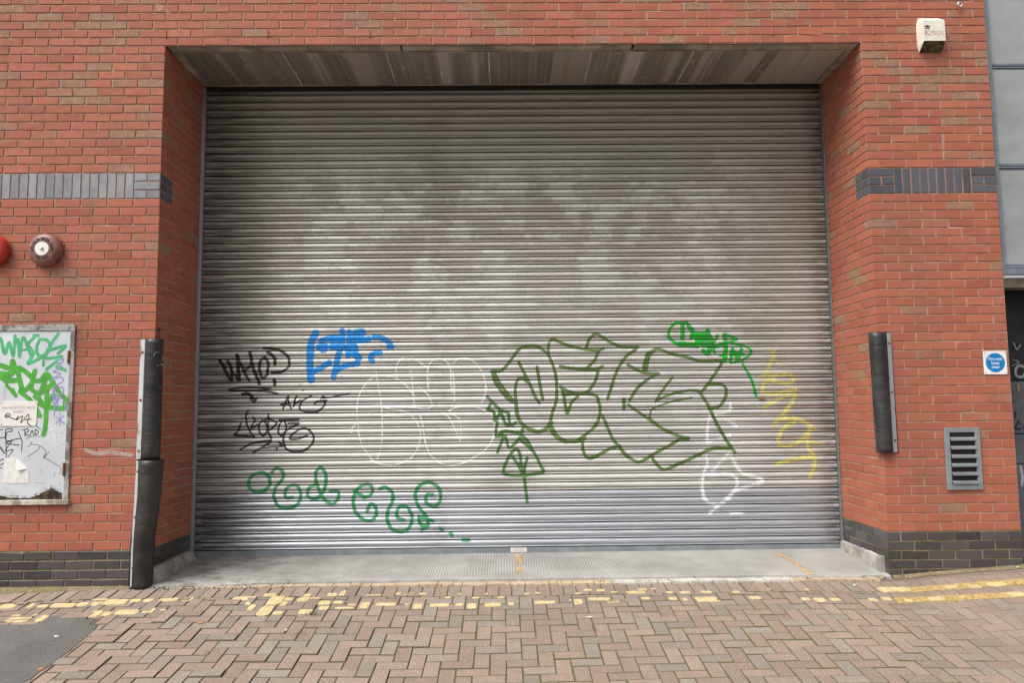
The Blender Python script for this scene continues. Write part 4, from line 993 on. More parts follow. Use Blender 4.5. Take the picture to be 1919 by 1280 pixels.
# ================================================================== rubber corner guards
def guard(label, side, rows, strip, screws, scale, zjit):
    """rows: (z, shift, lean) from bottom to top; profile wraps the brick corner"""
    t = thing('corner_guard', label, 'corner guard', group='rubber guards on the corners of the opening')
    prof = np.array([(.118, -.004), (.078, -.007), (.070, -.022), (.055, -.044), (.030, -.060), (0., -.066), (-.032, -.058), (-.055, -.034), (-.066, -.004), (-.060, .030), (-.040, .058), (-.004, .074)])
    n = len(prof); sg = -1 if side == 'L' else 1; bx = 0 if side == 'L' else WD
    zs = np.linspace(rows[0][0], rows[-1][0], 26); m = MB(); vs = []
    for iz, z in enumerate(zs):
        sc = np.interp(z, [r[0] for r in rows], [r[2] for r in rows]); sh_ = np.interp(z, [r[0] for r in rows], [r[1] for r in rows])
        for dep in (0, 1):
            for i, (dx, y) in enumerate(prof):
                k = 1 if i in (0, n - 1) else sc
                wob = .004 * noise.noise((z * 3 + zjit, i * .7, 5 + dep * 0))
                nx_ = (dx * k - (.010 if 1 < i < 9 else .002) * dep * np.sign(dx)) if dep else dx * k
                ny_ = y * (k if y < 0 else 1) + (.010 * dep if i < 9 else -.008 * dep)
                zz = z + (.006 * noise.noise((i * .6, zjit, 2)) if iz in (0, 25) else 0)
                vs.append((bx + sg * (nx_ + sh_ + wob), ny_ - abs(wob) * .5 - .001, zz))
    S = 2 * n; fs = []
    for iz in range(25):
        for i in range(n - 1):
            a = iz * S + i; fs += [(a, a + 1, a + S + 1, a + S), (a + n + 1, a + n, a + n + S, a + n + S + 1)]
    for iz in (0, 25):
        for i in range(n - 1): a = iz * S + i; fs.append((a, a + n, a + n + 1, a + 1))
    for i in (0, n - 1):
        for iz in range(25): a = iz * S + i; fs.append((a, a + S, a + S + n, a + n))
    m.add(vs, fs); o = fixnormals(m.build('rubber_pad', M_RUB, t, True))
    z0, z1 = rows[0][0], rows[-1][0]; m = MB(); vs = []
    zz = np.linspace(z0 + .004, z1 - .003, 20)
    for z in zz:
        sh_ = np.interp(z, [r[0] for r in rows], [r[3] for r in rows])
        for dx, y in ((strip[0], -.010), (strip[1], -.010), (strip[1], -.0155), (strip[0], -.0155)): vs.append((bx + sg * (dx + sh_), y, z))
    fs = [(i * 4 + k, i * 4 + (k + 1) % 4, i * 4 + 4 + (k + 1) % 4, i * 4 + 4 + k) for i in range(19) for k in range(4)] + [(3, 2, 1, 0), (76, 77, 78, 79)]
    m.add(vs, fs); fixnormals(m.build('fixing_strip', M_WSTRIP if side == 'L' else M_GALV, t))
    for f in screws:
        z = z0 + (z1 - z0) * f; sh_ = np.interp(z, [r[0] for r in rows], [r[3] for r in rows]); x = bx + sg * ((strip[0] + strip[1]) / 2 + sh_)
        m = MB(); m.tube([(x, -.0150, z), (x, -.0195, z), (x, -.0205, z)], [.011, .010, .005], 10); m.build('screw', M_RUST, t)
    return t, o
za, zb_, zc = at(285, 862, -.03)[1], at(285, 635, -.03)[1], at(275, 1099, -.05)[1]
t, o = guard('upper black rubber guard on the left corner with white scuffs', 'L', [(za + .002, 0, 1.0, .004), (zb_, 0, 1.03, 0)], (.078, .114), (.07, .49, .89), 1, 1)
M_SCF = mat_paint('white_scuff', (.6, .6, .6), .7, .8, .8)
st = crop_strokes(130, 600, 4.922, 2.5, [[(775, 330), (790, 300), (820, 285)], [(825, 310), (830, 350), (815, 390), (835, 410)], [(800, 420), (820, 410), (850, 430)]], -.066)
xs_ = np.arange(-.06, .08, .003); zs_ = np.arange(min(q[:, 1].min() for q, r in st) - .02, max(q[:, 1].max() for q, r in st) + .02, .003)
paint_mesh('scuff', paint_grid(st, xs_, zs_, .003), xs_, zs_, lambda X, Z, J: np.interp(X, [-.03, 0, .032, .055, .066], [-.060, -.066, -.058, -.034, -.004]), M_SCF, t, None, .006)
guard('lower black rubber guard on the left corner, bent and reaching the ground', 'L', [(gz(0, -.06) - .0 + .012, .035, 1.12, .012), (za * .35, .03, 1.16, .012), (za * .7, .0, 1.3, .002), (za - .004, -.010, 1.42, -.004)], (.086, .118), (.15, .55, .91), 1.2, 9)
zd, ze = at(1655, 849, -.03)[1], at(1645, 623, -.03)[1]
guard('short black rubber guard on the right corner of the opening', 'R', [(zd, .012, .92, .004), (ze, 0, .98, 0)], (.078, .112), (.10, .50, .91), 1, 4)
cs = thing('cable_stub', 'short black cable end sticking out above the left rubber guards', 'cable')
x, z = 0, at(301, 618, .06)[1]
m = MB(); m.tube([(-.005, .05, z), (.012, .05, z), (.02, .05, z - .004)], [.012, .013, .009], 10); m.build('plug', M_RUB, cs, True)
m = MB(); m.tube([(.012, .048, z), (.014, .052, z - .05), (.016, .056, z - .10)], .003, 6); m.build('wire', M_RUB, cs)

# ================================================================== louvre vent
vt = thing('louvre_vent', 'grey metal louvre vent with slanted blades low on the right pier', 'vent')
vx0 = at(1772.5, 860, -.01)[0]; vx1 = at(1838.5, 860, -.01)[0]; vz1 = at(1800, 801.5, -.01)[1]; vz0 = at(1808, 918.5, -.01)[1]; f = .040
m = MB(); m.box(vx0, vx0 + f, -.018, .0, vz0, vz1, bev=.002); m.box(vx1 - f, vx1, -.018, .0, vz0, vz1, bev=.002)
m.box(vx0 + f, vx1 - f, -.0178, 0, vz1 - f, vz1 - .0005, bev=.002); m.box(vx0 + f, vx1 - f, -.0178, 0, vz0 + .0005, vz0 + f * 1.1, bev=.002)
m.build('frame', M_GREYP, vt)
m = MB(); m.box(vx0 + f + .002, vx1 - f - .002, -.0035, -.0028, vz0 + f, vz1 - f); m.build('backing', M_DARK, vt)
bp = (vz1 - vz0 - 2.1 * f) / 6
for k in range(6):
    z = vz0 + f * 1.1 + k * bp; m = MB()
    a0, a1 = vx0 + f + .001, vx1 - f - .001
    m.add([(a0, -.0265, z + .004), (a1, -.0265, z + .004), (a1, -.0275, z + .022), (a0, -.0275, z + .022), (a1, -.006, z + .032), (a0, -.006, z + .032), (a0, -.020, z + .003), (a1, -.020, z + .003)], [(0, 1, 2, 3), (3, 2, 4, 5), (6, 7, 1, 0)])
    m.build('louvre_blade', M_GREYP, vt)
for k, (a, w) in enumerate(((.0, .05), (.055, .03))):
    pass
# ================================================================== fire exit sign
fs_ = thing('fire_exit_sign', 'square white sign with a blue disc reading Fire exit keep clear', 'sign')
fx0, fz1 = at(1842.5, 658, -.008); fx1, fz0 = at(1887.5, 701.5, -.008); fx0 = at(1843.5, 680, -.008)[0]; fx1 = at(1887, 680, -.008)[0]
m = MB(); m.box(fx0, fx1, -.008, -.003, fz0, fz1, bev=.0008); m.build('plate', M_WHITES, fs_)
cx, cz = (fx0 + fx1) / 2, (fz0 + fz1) / 2; rr = (fx1 - fx0) * .412
m = MB(); m.lathe([(rr, -.0083), (rr, -.0088), (0, -.0088)], 64, c=(cx, 0, cz)); fixnormals(m.build('blue_disc', M_BLUES, fs_))
for txt, dz in (('Fire exit', .032), ('keep', -.003), ('clear', -.037)): lettering(txt, .036, M_WHITES, (cx, -.0092, cz + dz), fs_, bold=.0003)
for ax in (.07, .93):
    for az in (.06, .94):
        x, z = fx0 + (fx1 - fx0) * ax, fz0 + (fz1 - fz0) * az; m = MB(); m.tube([(x, -.008, z), (x, -.0105, z)], .0038, 8); m.build('screw', M_RUST, fs_)

# ================================================================== grey cladding and door beyond the right pier
cl = thing('metal_cladding', 'pale grey metal cladding panels right of the brick pier', 'cladding')
cy = .030; cx0 = XR + .036; cx1 = 10.2
pz = lambda py: at(1890, py, cy)[1]
for lo, hi in ((pz(121), ZTOP), (pz(308), pz(130)), (pz(496), pz(319))):
    m = MB(); m.box(cx0, cx1, cy, cy + .03, lo, hi, bev=.002); m.build('panel', M_CLAD, cl)
m = MB(); m.box(XR + .004, cx0 - .004, cy - .02, cy + .05, pz(517), ZTOP); m.build('edge_trim', M_CLADE, cl)
for py in (123, 311):
    m = MB(); m.box(cx0, cx1, cy - .006, cy + .02, pz(py) - .0, pz(py) + .022, bev=.002); m.box(cx0, cx1, cy + .022, cy + .06, pz(py) - .045, pz(py) - .002); m.build('flashing', M_CLADE, cl)
m = MB(); m.box(cx0, cx1, cy - .012, cy + .03, pz(515), pz(505), bev=.002); m.box(cx0, cx1, cy - .004, cy + .03, pz(503), pz(497), bev=.002); m.build('drip_edge', M_CLADE, cl)
m = MB(); m.box(XR + .02, cx1, .10, .25, pz(536), pz(518)); m.build('timber_head', M_SILL if False else M_TAN, cl)
m = MB(); m.box(XR + .0, cx1, .25, 1.1, pz(530), pz(518)); m.box(XR, cx1, 1.1, 1.16, -.2, pz(518)); m.box(XR + .24, XR + .26, .45, 1.1, -.2, pz(520)); m.build('recess_lining', M_DARK, cl)
YD = .50; dz = lambda py: at(1905, py, YD)[1]
dr = thing('metal_door', 'grey metal door with black marker scrawl in the dark recess at the right edge', 'door')
m = MB(); m.box(XR + .03, cx1 - 1, YD, YD + .05, dz(812), dz(766)); m.box(XR + .03, cx1 - 1, YD, YD + .05, dz(868), dz(814)); m.box(XR + .03, cx1 - 1, YD, YD + .05, -.1, dz(870)); m.box(XR + .03, cx1 - 1, YD + .005, YD + .05, dz(770), dz(715))
m.build('door_leaf', M_DOORG, dr)
m = MB(); m.box(XR + .03, cx1 - 1, YD + .012, YD + .05, dz(714), dz(540)); m.build('top_panel', M_DOORB, dr)
m = MB(); m.box(XR + .08, XR + .32, YD - .012, YD + .004, dz(742), dz(716), bev=.002); m.box(at(1905.5, 725, YD)[0], at(1907.5, 725, YD)[0], YD - .014, YD - .012, dz(735), dz(720)); m.build('letter_plate', M_TAN, dr)
def doorpaint(crop, col, off=.001):
    st = crop_strokes(*crop, YD); P = np.vstack([q for q, r in st]); mt = mat_paint('tag_' + str(len(MATS_T)), col, .5, .9, .4); MATS_T.append(mt)
    xs = np.arange(P[:, 0].min() - .03, P[:, 0].max() + .03, .005); zs = np.arange(P[:, 1].min() - .03, P[:, 1].max() + .03, .005)
    paint_mesh('graffiti_tag', paint_grid(st, xs, zs, .004), xs, zs, lambda X, Z, J: np.full(X.shape, YD), mt, dr, None, off)
doorpaint((1860, 680, 5.8, 9, [[(225, 535), (250, 550), (245, 600)], [(285, 630), (250, 715), (305, 718)], [(303, 660), (306, 664)], [(335, 690), (338, 704)]]), BK)
doorpaint((1860, 680, 5.8, 12, [[(305, 1130), (315, 1180), (325, 1250), (320, 1330)]]), (.5, .5, .55))
doorpaint((1840, 500, 5.82, 13, [[(460, 1090), (400, 1080), (365, 1130), (380, 1190), (440, 1200), (470, 1160)], [5, (330, 1010), (400, 1040), (330, 1080)], [7, (345, 830), (380, 900), (420, 850)]]), (.30, .30, .33), .002)

# ================================================================== ground
def grid_sheet(name, x0, x1, y0, y1, nx_, ny_, dz_, mat, kind='structure', fn=None):
    X = np.linspace(x0, x1, nx_); Y = np.linspace(y0, y1, ny_); YY, XX = np.meshgrid(Y, X, indexing='ij')
    Zz = (fn or gz)(XX, YY) + dz_
    idx = np.arange(nx_ * ny_).reshape(ny_, nx_)
    me = D.meshes.new(name); me.from_pydata(np.stack([XX, YY, Zz], -1).reshape(-1, 3).tolist(), [], np.stack([idx[:-1, :-1], idx[:-1, 1:], idx[1:, 1:], idx[1:, :-1]], -1).reshape(-1, 4).tolist())
    me.materials.append(mat); me.polygons.foreach_set('use_smooth', [True] * len(me.polygons)); o = D.objects.new(name, me); COL.objects.link(o)
    return struct(o, kind)
grid_sheet('road', -300, 300, -300, 1.4, 601, 302, -.05, M_ASPH)
grid_sheet('joint_sand', -4, 10.3, -4.5, .02, 287, 92, -.0065, M_JOINT)
PXW = .1027
def warp(x, y):
    return y + .050 + float(np.interp(x, [-4, -1.1, -.27, 1.2, 3.1, 5.3, 5.9, 7.2], [-.13, -.105, -.036, -.042, -.085, -.073, -.10, -.12])) + .030 * sstep(2.1, 3.3, x) * sstep(.3, 1.0, -y) + .010 * math.sin(x * 1.7) * sstep(.1, .6, -y)
pv = MB()
asp_px = [(-260, 1176), (-80, 1174), (8, 1172.5), (50, 1172), (74, 1170.5), (86, 1162), (96, 1156), (160, 1151), (170, 1150.5), (159, 1161.5), (180, 1162), (167, 1172.5), (184, 1173), (176, 1182), (150, 1207), (110, 1236), (50, 1279), (-30, 1335), (-300, 1400)]
ASP = [ground_at(*q) for q in asp_px]
def inside(x, y, P):
    c = False; j = len(P) - 1
    for i in range(len(P)):
        if (P[i][1] > y) != (P[j][1] > y) and x < (P[j][0] - P[i][0]) * (y - P[i][1]) / (P[j][1] - P[i][1]) + P[i][0]: c = not c
        j = i
    return c
def paver(x0, x1, y0, y1, g=.0026):
    cxx, cyy = (x0 + x1) / 2, (y0 + y1) / 2
    wy = warp(cxx, cyy)
    if all(inside(px_, warp(px_, py_), ASP) for px_ in (x0, x1) for py_ in (y0, y1)): return
    if random.random() < .012: pass
    ch = .0028 if cxx < 5.0 else .0018; rot = random.gauss(0, .006); lift = random.gauss(0, .0014); tx, ty = random.gauss(0, .006), random.gauss(0, .006)
    if cxx > 5.7: lift *= .4; tx *= .4; ty *= .4
    if cxx < 2.4 and random.random() < .2: lift += random.uniform(.002, .007)
    if cxx < 2.2: g += abs(random.gauss(0, .0012))
    sx, sy = random.gauss(0, .0012), random.gauss(0, .0012)
    g2 = g * (.45 if cxx > 6.0 else 1)
    X = (x0 + g2, x1 - g2); Y = (y0 + g2, y1 - g2); vs = []
    for lev, (i_, dz_) in enumerate(((ch, 0), (0.0006, -ch * .9), (0, -.03))):
        for a, b in ((0, 0), (1, 0), (1, 1), (0, 1)):
            px_ = X[a] + (i_ if a == 0 else -i_); py_ = Y[b] + (i_ if b == 0 else -i_)
            dx, dy = px_ - cxx, py_ - cyy
            qx = cxx + dx - rot * dy + sx; qy = cyy + dy + rot * dx + sy
            qy2 = warp(qx, qy)
            vs.append((qx, qy2, float(gz(qx, qy2)) + lift + tx * dx + ty * dy + dz_))
    fs = [(0, 1, 2, 3)] + [(4 + k, 4 + (k + 1) % 4, (k + 1) % 4, k) for k in range(4)] + [(8 + k, 8 + (k + 1) % 4, 4 + (k + 1) % 4, 4 + k) for k in range(4)]
    gp = .13 + .08 * float(noise.noise((cxx * .8, cyy * .9, 3)))
    if cxx < 1.8: gp = .22
    gr = random.uniform(.75, 1) if random.random() < gp else (random.uniform(.25, .6) if random.random() < .3 else random.uniform(0, .2))
    ex = random.random() ** 3
    tn = (random.random(), gr, ex); pv.add(vs, fs[:1], 0, tn); k0 = len(pv.v) - 12
    for q in fs[1:]: pv.f.append([i_ + k0 for i_ in q]); pv.m.append(1); pv.t.append(tn)
Y_H0, Y_H1 = -.050, -.050 - .2054
x = -4.0
while x < 10.2: paver(x, x + PXW, Y_H1, Y_H0); x += PXW
ox, oy = ground_at(1216, 1162); ox -= 40 * PXW; oy = (oy + .045 * -1 * 0) - PXW / 2
oy = oy - (warp(ox + 40 * PXW, oy) - oy)
for i in range(-80, 120):
    for j in range(-60, 60):
        bx, by = ox + (i + 2 * j) * PXW, oy + (-i + 2 * j) * PXW
        for (a0, a1, b0, b1) in ((0, 2, 0, 1), (2, 3, 0, 2)):
            x0, x1, y0, y1 = bx + a0 * PXW, bx + a1 * PXW, by + b0 * PXW, by + b1 * PXW
            if x1 < -4 or x0 > 10.2 or y0 > Y_H1 - .02 or y1 < -4.4: continue
            y1 = min(y1, Y_H1)
            if y1 - y0 < .022: continue
            paver(x0, x1, y0, y1)
struct(pv.build('brick_paving', [M_PAV, M_JOINT]))
# asphalt patch
m = MB(); top = []
P = []
for (xa_, ya_), (xb_, yb_) in zip(ASP, ASP[1:] + ASP[:1]):
    nseg = max(1, min(12, int(math.hypot(xb_ - xa_, yb_ - ya_) / .05)))
    for k in range(nseg):
        f_ = k / nseg; P.append((xa_ + (xb_ - xa_) * f_ + random.gauss(0, .006), ya_ + (yb_ - ya_) * f_ + random.gauss(0, .005)))
n = len(P); m.add([(a, b, float(gz(a, b)) + .0045) for a, b in P] + [(a, b, float(gz(a, b)) - .03) for a, b in P], [tuple(range(n))] + [(i, i + n, (i + 1) % n + n, (i + 1) % n) for i in range(n)])
ao = m.build('asphalt_patch', M_ASPH); import bmesh
b_ = bmesh.new(); b_.from_mesh(ao.data); bmesh.ops.triangulate(b_, faces=[f_ for f_ in b_.faces if len(f_.verts) > 4]); bmesh.ops.recalc_face_normals(b_, faces=b_.faces)
if sum(f_.normal.z for f_ in b_.faces) < 0: bmesh.ops.reverse_faces(b_, faces=b_.faces)
b_.to_mesh(ao.data); b_.free(); struct(ao)

# double yellow lines: worn flakes of paint, whole ochre blocks at the right
C1 = [(5, 145, 348, 390), (260, 300, 348, 383), (335, 425, 358, 383), (465, 675, 343, 380), (700, 790, 335, 370), (825, 905, 330, 365), (940, 1145, 308, 355), (1170, 1265, 305, 333), (1290, 1375, 302, 332), (1430, 1605, 298, 325), (1635, 1735, 290, 322), (70, 260, 472, 512), (340, 415, 452, 508), (110, 180, 448, 458), (300, 335, 442, 455), (800, 900, 412, 468), (920, 1000, 420, 456), (1040, 1245, 403, 445), (1290, 1385, 388, 433), (1440, 1490, 398, 410), (830, 975, 303, 316)]
C2 = [(275, 475, 235, 268), (550, 655, 207, 236), (590, 715, 232, 310), (385, 440, 280, 310), (410, 465, 308, 358), (500, 615, 320, 408), (630, 720, 368, 398), (735, 815, 245, 268), (880, 970, 212, 238), (855, 1055, 243, 278), (935, 1150, 275, 310), (700, 755, 280, 320), (870, 980, 345, 390), (1120, 1205, 205, 233), (1230, 1320, 183, 225), (1180, 1255, 275, 300), (1045, 1135, 322, 353), (1185, 1355, 330, 347), (1305, 1380, 293, 315), (1415, 1495, 287, 337), (1550, 1735, 290, 318), (1465, 1610, 219, 226), (1735, 1780, 200, 218), (1820, 1900, 200, 220), (1815, 1860, 298, 310)]
C3 = [(0, 80, 200, 218), (120, 190, 203, 218), (355, 410, 237, 250), (600, 665, 240, 253), (70, 150, 300, 345), (220, 395, 298, 325), (450, 520, 297, 318), (555, 635, 298, 345), (710, 865, 293, 325), (925, 975, 290, 312), (830, 890, 235, 250), (715, 740, 205, 220), (475, 505, 207, 218), (1065, 1120, 203, 215), (1165, 1210, 197, 210), (1155, 1345, 275, 300), (1510, 1590, 260, 305), (1520, 1630, 200, 214), (1600, 1675, 168, 185), (1715, 1790, 170, 188), (1640, 1830, 243, 268), (1815, 1919, 268, 290)]
C4 = [(0, 100, 268, 288), (20, 80, 187, 200), (160, 330, 185, 210), (160, 275, 245, 285), (300, 370, 240, 262), (265, 345, 163, 178), (385, 430, 160, 170), (520, 575, 190, 205), (545, 615, 240, 265), (640, 740, 188, 207), (670, 710, 250, 270), (780, 970, 240, 270), (835, 930, 185, 203), (1115, 1175, 184, 200), (1265, 1370, 235, 258), (1730, 1810, 245, 268), (1855, 1919, 247, 280), (800, 1010, 270, 282), (1770, 1810, 163, 178), (1425, 1460, 160, 168)]
C5 = [(30, 130, 345, 380), (175, 270, 347, 370), (525, 595, 347, 375), (635, 720, 340, 370), (610, 890, 250, 293), (1185, 1320, 235, 258), (1415, 1535, 230, 258), (1580, 1765, 205, 240), (1060, 1205, 338, 372), (1330, 1385, 332, 345), (1770, 1919, 292, 332), (850, 910, 362, 382)]
_t = M_YEL.node_tree; _g = N(_t); _b = next(n for n in _t.nodes if n.type == 'BSDF_PRINCIPLED'); _c = _b.inputs['Base Color'].links[0].from_socket
_g.put(_b.inputs['Base Color'], _g.mix(_g.ramp(_g.noise(_g.pos(), 85, 5, .75), .54, .64, 0, .7), _c, (.30, .22, .15)))
lines = [MB(), MB()]
for (ox_, oy_, s), C in (((0, 1060, 4.7975), C1), ((380, 1070, 4.7975), C2), ((760, 1070, 4.7975), C3), ((1140, 1070, 4.7975), C4), ((1520, 1050, 4.81), C5)):
    for xl, xr, yt, yb in C:
        gx, gy = ground_at(ox_ + (xl + xr) / 2 / s, oy_ + (yt + yb) / 2 / s)
        wx = (ground_at(ox_ + xr / s, oy_ + (yt + yb) / 2 / s)[0] - ground_at(ox_ + xl / s, oy_ + (yt + yb) / 2 / s)[0]) / 2
        wy = (ground_at(ox_ + (xl + xr) / 2 / s, oy_ + yt / s)[1] - ground_at(ox_ + (xl + xr) / 2 / s, oy_ + yb / s)[1]) / 2
        v = []; nn = 28; sd = random.random() * 50
        for k in range(nn):
            q = 2 * math.pi * k / nn; ex = .42
            ca, sa = math.cos(q), math.sin(q); rr = 1 + .13 * noise.noise((ca * 1.6, sa * 1.6, sd)) + .06 * noise.noise((ca * 6, sa * 6, sd))
            v.append((gx + wx * rr * math.copysign(abs(ca) ** ex, ca), gy + wy * rr * math.copysign(abs(sa) ** ex, sa)))
        up = .0062 if ox_ == 1520 and xl > 600 else .0032
        ln = lines[0] if gy > -.40 - .03 * max(0, gx - 6) + .03 * max(0, -gx) else lines[1]
        ln.add([(a, b, float(gz(a, b)) + up) for a, b in v] + [(a, b, float(gz(a, b)) - .002) for a, b in v], [tuple(range(nn))] + [(i, i + nn, (i + 1) % nn + nn, (i + 1) % nn) for i in range(nn)])
def ochre(mb, top, bot):
    n = 9
    for k in range(n):
        q = []
        for f_, (A, B) in ((0, top), (0, bot), (1, bot), (1, top)):
            tt_ = (k + f_ * .975) / n; q.append(ground_at(1520 + (A[0] + (B[0] - A[0]) * tt_) / 4.81, 1050 + (A[1] + (B[1] - A[1]) * tt_) / 4.81))
        z = .0042; v = [(a, b, float(gz(a, b)) + z) for a, b in q] + [(a, b, float(gz(a, b)) - .01) for a, b in q]
        mb.add(v, [(0, 1, 2, 3)] + [(i, i + 4, (i + 1) % 4 + 4, (i + 1) % 4) for i in range(4)], 1)
ochre(lines[0], ((870, 252), (2300, 140)), ((900, 296), (2330, 190))); ochre(lines[1], ((740, 347), (2300, 268)), ((790, 392), (2330, 318)))
for ln in lines: struct(fixnormals(ln.build('yellow_line', [M_YEL, M_OCH])))

# concrete threshold in the opening
def zcon(x, y): return .022 + .012 * x / WD + .052 * np.clip(y, 0, 1) / .85 - .012 * sstep(.02, -.05, y)
nx_, ny_ = 420, 40
X = np.linspace(-.002, WD + .002, nx_); m = MB(); edge = []
for x in X:
    e = -.020 + .052 * float(sstep(.5, 1.1, x) * sstep(5.7, 5.2, x)) + .012 * noise.noise((x * 5, 1, 1)) + .008 * noise.noise((x * 23, 4, 1)) + .004 * noise.noise((x * 70, 2, 1))
    if noise.noise((x * 3.1, 9, 2)) > .42: e += .02
    edge.append(e)
rows = []
for j in range(ny_):
    f_ = (j / (ny_ - 1)) ** 1.5
    for i, x in enumerate(X):
        y = edge[i] + (.91 - edge[i]) * f_
        rows.append((x, y, float(zcon(x, y)) + .0015 * noise.noise((x * 8, y * 8, 0)) - (.006 * abs(noise.noise((x * 40, 0, 3))) if j == 0 else 0)))
fs = [(j * nx_ + i, j * nx_ + i + 1, (j + 1) * nx_ + i + 1, (j + 1) * nx_ + i) for j in range(ny_ - 1) for i in range(nx_ - 1)]
b0 = len(rows); rows += [(x, edge[i] + .008 * noise.noise((x * 60, 7, 1)), float(gz(x, -.03)) - .03) for i, x in enumerate(X)]
fs += [(b0 + i, b0 + i + 1, i + 1, i) for i in range(nx_ - 1)]
m.add(rows, fs); struct(m.build('concrete_threshold', M_CONC))
# worn painted stripes on the concrete
def stripe(px, label):
    M_ST = MATS.get('stripe') or mat_paint('worn_ochre_stripe', (.62, .40, .17), .9, .85, 1.0); MATS['stripe'] = M_ST
    pts = []
    for a, b in px:
        d = ray(a, b); t_ = 6
        for _ in range(30):
            p = CAM + d * t_; t_ -= (p[2] - float(zcon(p[0], p[1]))) / (d[2] - .06 * d[1])
        pts.append((float(p[0]), float(p[1])))
    me_pts = spline(pts, .006); xs = np.arange(me_pts[:, 0].min() - .05, me_pts[:, 0].max() + .05, .008); ys = np.arange(me_pts[:, 1].min() - .03, me_pts[:, 1].max() + .03, .008)
    den = paint_grid([(me_pts, .022)], xs, ys, .006)
    for j, y in enumerate(ys):
        for i, x in enumerate(xs): den[j, i] *= max(0, min(1, .86 + .8 * noise.noise((x * 30, y * 11, 3))))
    o = paint_mesh('painted_stripe', den, xs, ys, lambda X_, Z_, J: np.zeros(X_.shape), M_ST, None, None, 0)
    for v in o.data.vertices:
        x, _, y = v.co; v.co = (x, y, float(zcon(x, y)) + .004)
    o.data.flip_normals(); struct(o)
stripe([(972, 1041), (972, 1062), (973, 1074)], ''); stripe([(1459, 1039), (1490, 1056), (1519, 1077)], '')
# concrete upstands against the reveals
def upstand(x0, x1, y0, y1, ztop, slope):
    m = MB(); n = 40; vs = []
    for i in range(n + 1):
        y = y0 + (y1 - y0) * i / n; k = .006 * noise.noise((y * 9, x0, 2)); k2 = .005 * noise.noise((y * 12, x0, 7))
        inn = x1 if x0 < 1 else x0; out = x0 if x0 < 1 else x1; sg = -1 if x0 < 1 else 1
        zt_ = ztop + k
        vs += [(out, y, zt_), (inn + sg * slope + k2 * .5, y, zt_ - .004), (inn + sg * slope * .8 + k2, y, zt_ - .012), (inn + k2, y, float(zcon(.1, y)) + .004), (inn - sg * .02, y, float(zcon(.1, y)) - .02), (out, y, -.05)]
    S = 6; fs = [(i * S + k, i * S + k + 1, (i + 1) * S + k + 1, (i + 1) * S + k) for i in range(n) for k in range(5)] + [tuple(range(6)), tuple(n * S + k for k in range(6))[::-1]]
    m.add(vs, fs); struct(fixnormals(m.build('concrete_kerb', M_KERB)))
upstand(WD - .040, WD - .0015, .06, .80, .168, .006); upstand(.0015, .062, .03, .80, .150, .03)

# broken mortar bed between concrete and paving
mt = MB(); x = .25
while x < 5.95:
    w = random.uniform(.06, .22); z_ = float(gz(x, -.04)); lim = 3.75 < x < 5.25
    if random.random() < .985:
        y0_, y1_ = float(np.interp(x, [0, 1.2, 3.1, 5.3, 5.9], [-.040, -.042, -.085, -.073, -.10])) + .004 + random.gauss(0, .003), -.004 + .045 * float(sstep(.6, 1.1, x) * sstep(5.6, 5.2, x))
        nn = 7; v = [(x + .003 + (w - .006) * i / nn, y0_ + random.gauss(0, .003)) for i in range(nn + 1)] + [(x + w - .003 - (w - .006) * i / nn, y1_ + random.gauss(0, .006)) for i in range(nn + 1)]
        zz = z_ + random.uniform(.005, .012); k = len(v)
        mt.add([(a, b, zz + random.gauss(0, .0012)) for a, b in v] + [(a, b, z_ - .03) for a, b in v], [tuple(range(k))] + [(i, i + k, (i + 1) % k + k, (i + 1) % k) for i in range(k)], 1 if lim else 0)
    x += w
struct(fixnormals(mt.build('mortar_strip', [M_TANM, M_LIME])))
# soil and moss along the foot of the walls
def soil(x0, x1, yw):
    n = int((x1 - x0) / .02); vs = []
    for i in range(n + 1):
        x = x0 + (x1 - x0) * i / n; w = yw(x) + .012 * noise.noise((x * 9, 2, 0))
        for f_ in (0, .35, .7, 1): y = -w * f_ + .004; vs.append((x, y, float(gz(x, y)) + (.016 * (1 - f_) ** 1.5 + .005 * noise.noise((x * 30, f_ * 9, 1)) * (1 - f_)) - .002 * f_))
    fs = [(i * 4 + k + 1, i * 4 + k, (i + 1) * 4 + k, (i + 1) * 4 + k + 1) for i in range(n) for k in range(3)]
    m = MB(); m.add(vs, [q[::-1] for q in fs]); struct(fixnormals(m.build('soil_strip', M_JOINT2, None, True)))
M_JOINT2 = mat_mortar('mossy_soil', (.16, .125, .075), (.26, .20, .125), .6)
soil(-3.5, -.13, lambda x: .045 + .06 * float(sstep(-.2, -1.2, x))); soil(WD + .02, XR + .1, lambda x: .045)

# crumbs of stone along the broken lip, tufts of grass in the joints, scraps of litter
rb = MB()
def crumb(x, y, z, r, mb, mi=0):
    vs = []
    for q in range(6):
        a = q * math.pi / 3; vs.append((x + r * math.cos(a) * random.uniform(.6, 1.1), y + r * math.sin(a) * random.uniform(.5, 1), z))
    c0 = [(v[0] * .5 + x * .5, v[1] * .5 + y * .5, z + r * random.uniform(.4, .8)) for v in vs]
    mb.add(vs + c0, [(i, (i + 1) % 6, (i + 1) % 6 + 6, i + 6) for i in range(6)] + [tuple(range(6, 12))], mi)
for _ in range(420):
    x = random.choice([random.uniform(.02, .9), random.uniform(.05, .5), random.uniform(0, 6.1), random.uniform(5.2, 6.1), random.uniform(3.5, 4.6)]); y = random.gauss(-.035, .014)
    crumb(x, y, float(gz(x, y)) + .002, random.uniform(.003, .012) * (1.5 if random.random() < .1 else 1), rb, random.choice([0, 0, 0, 1, 2]))
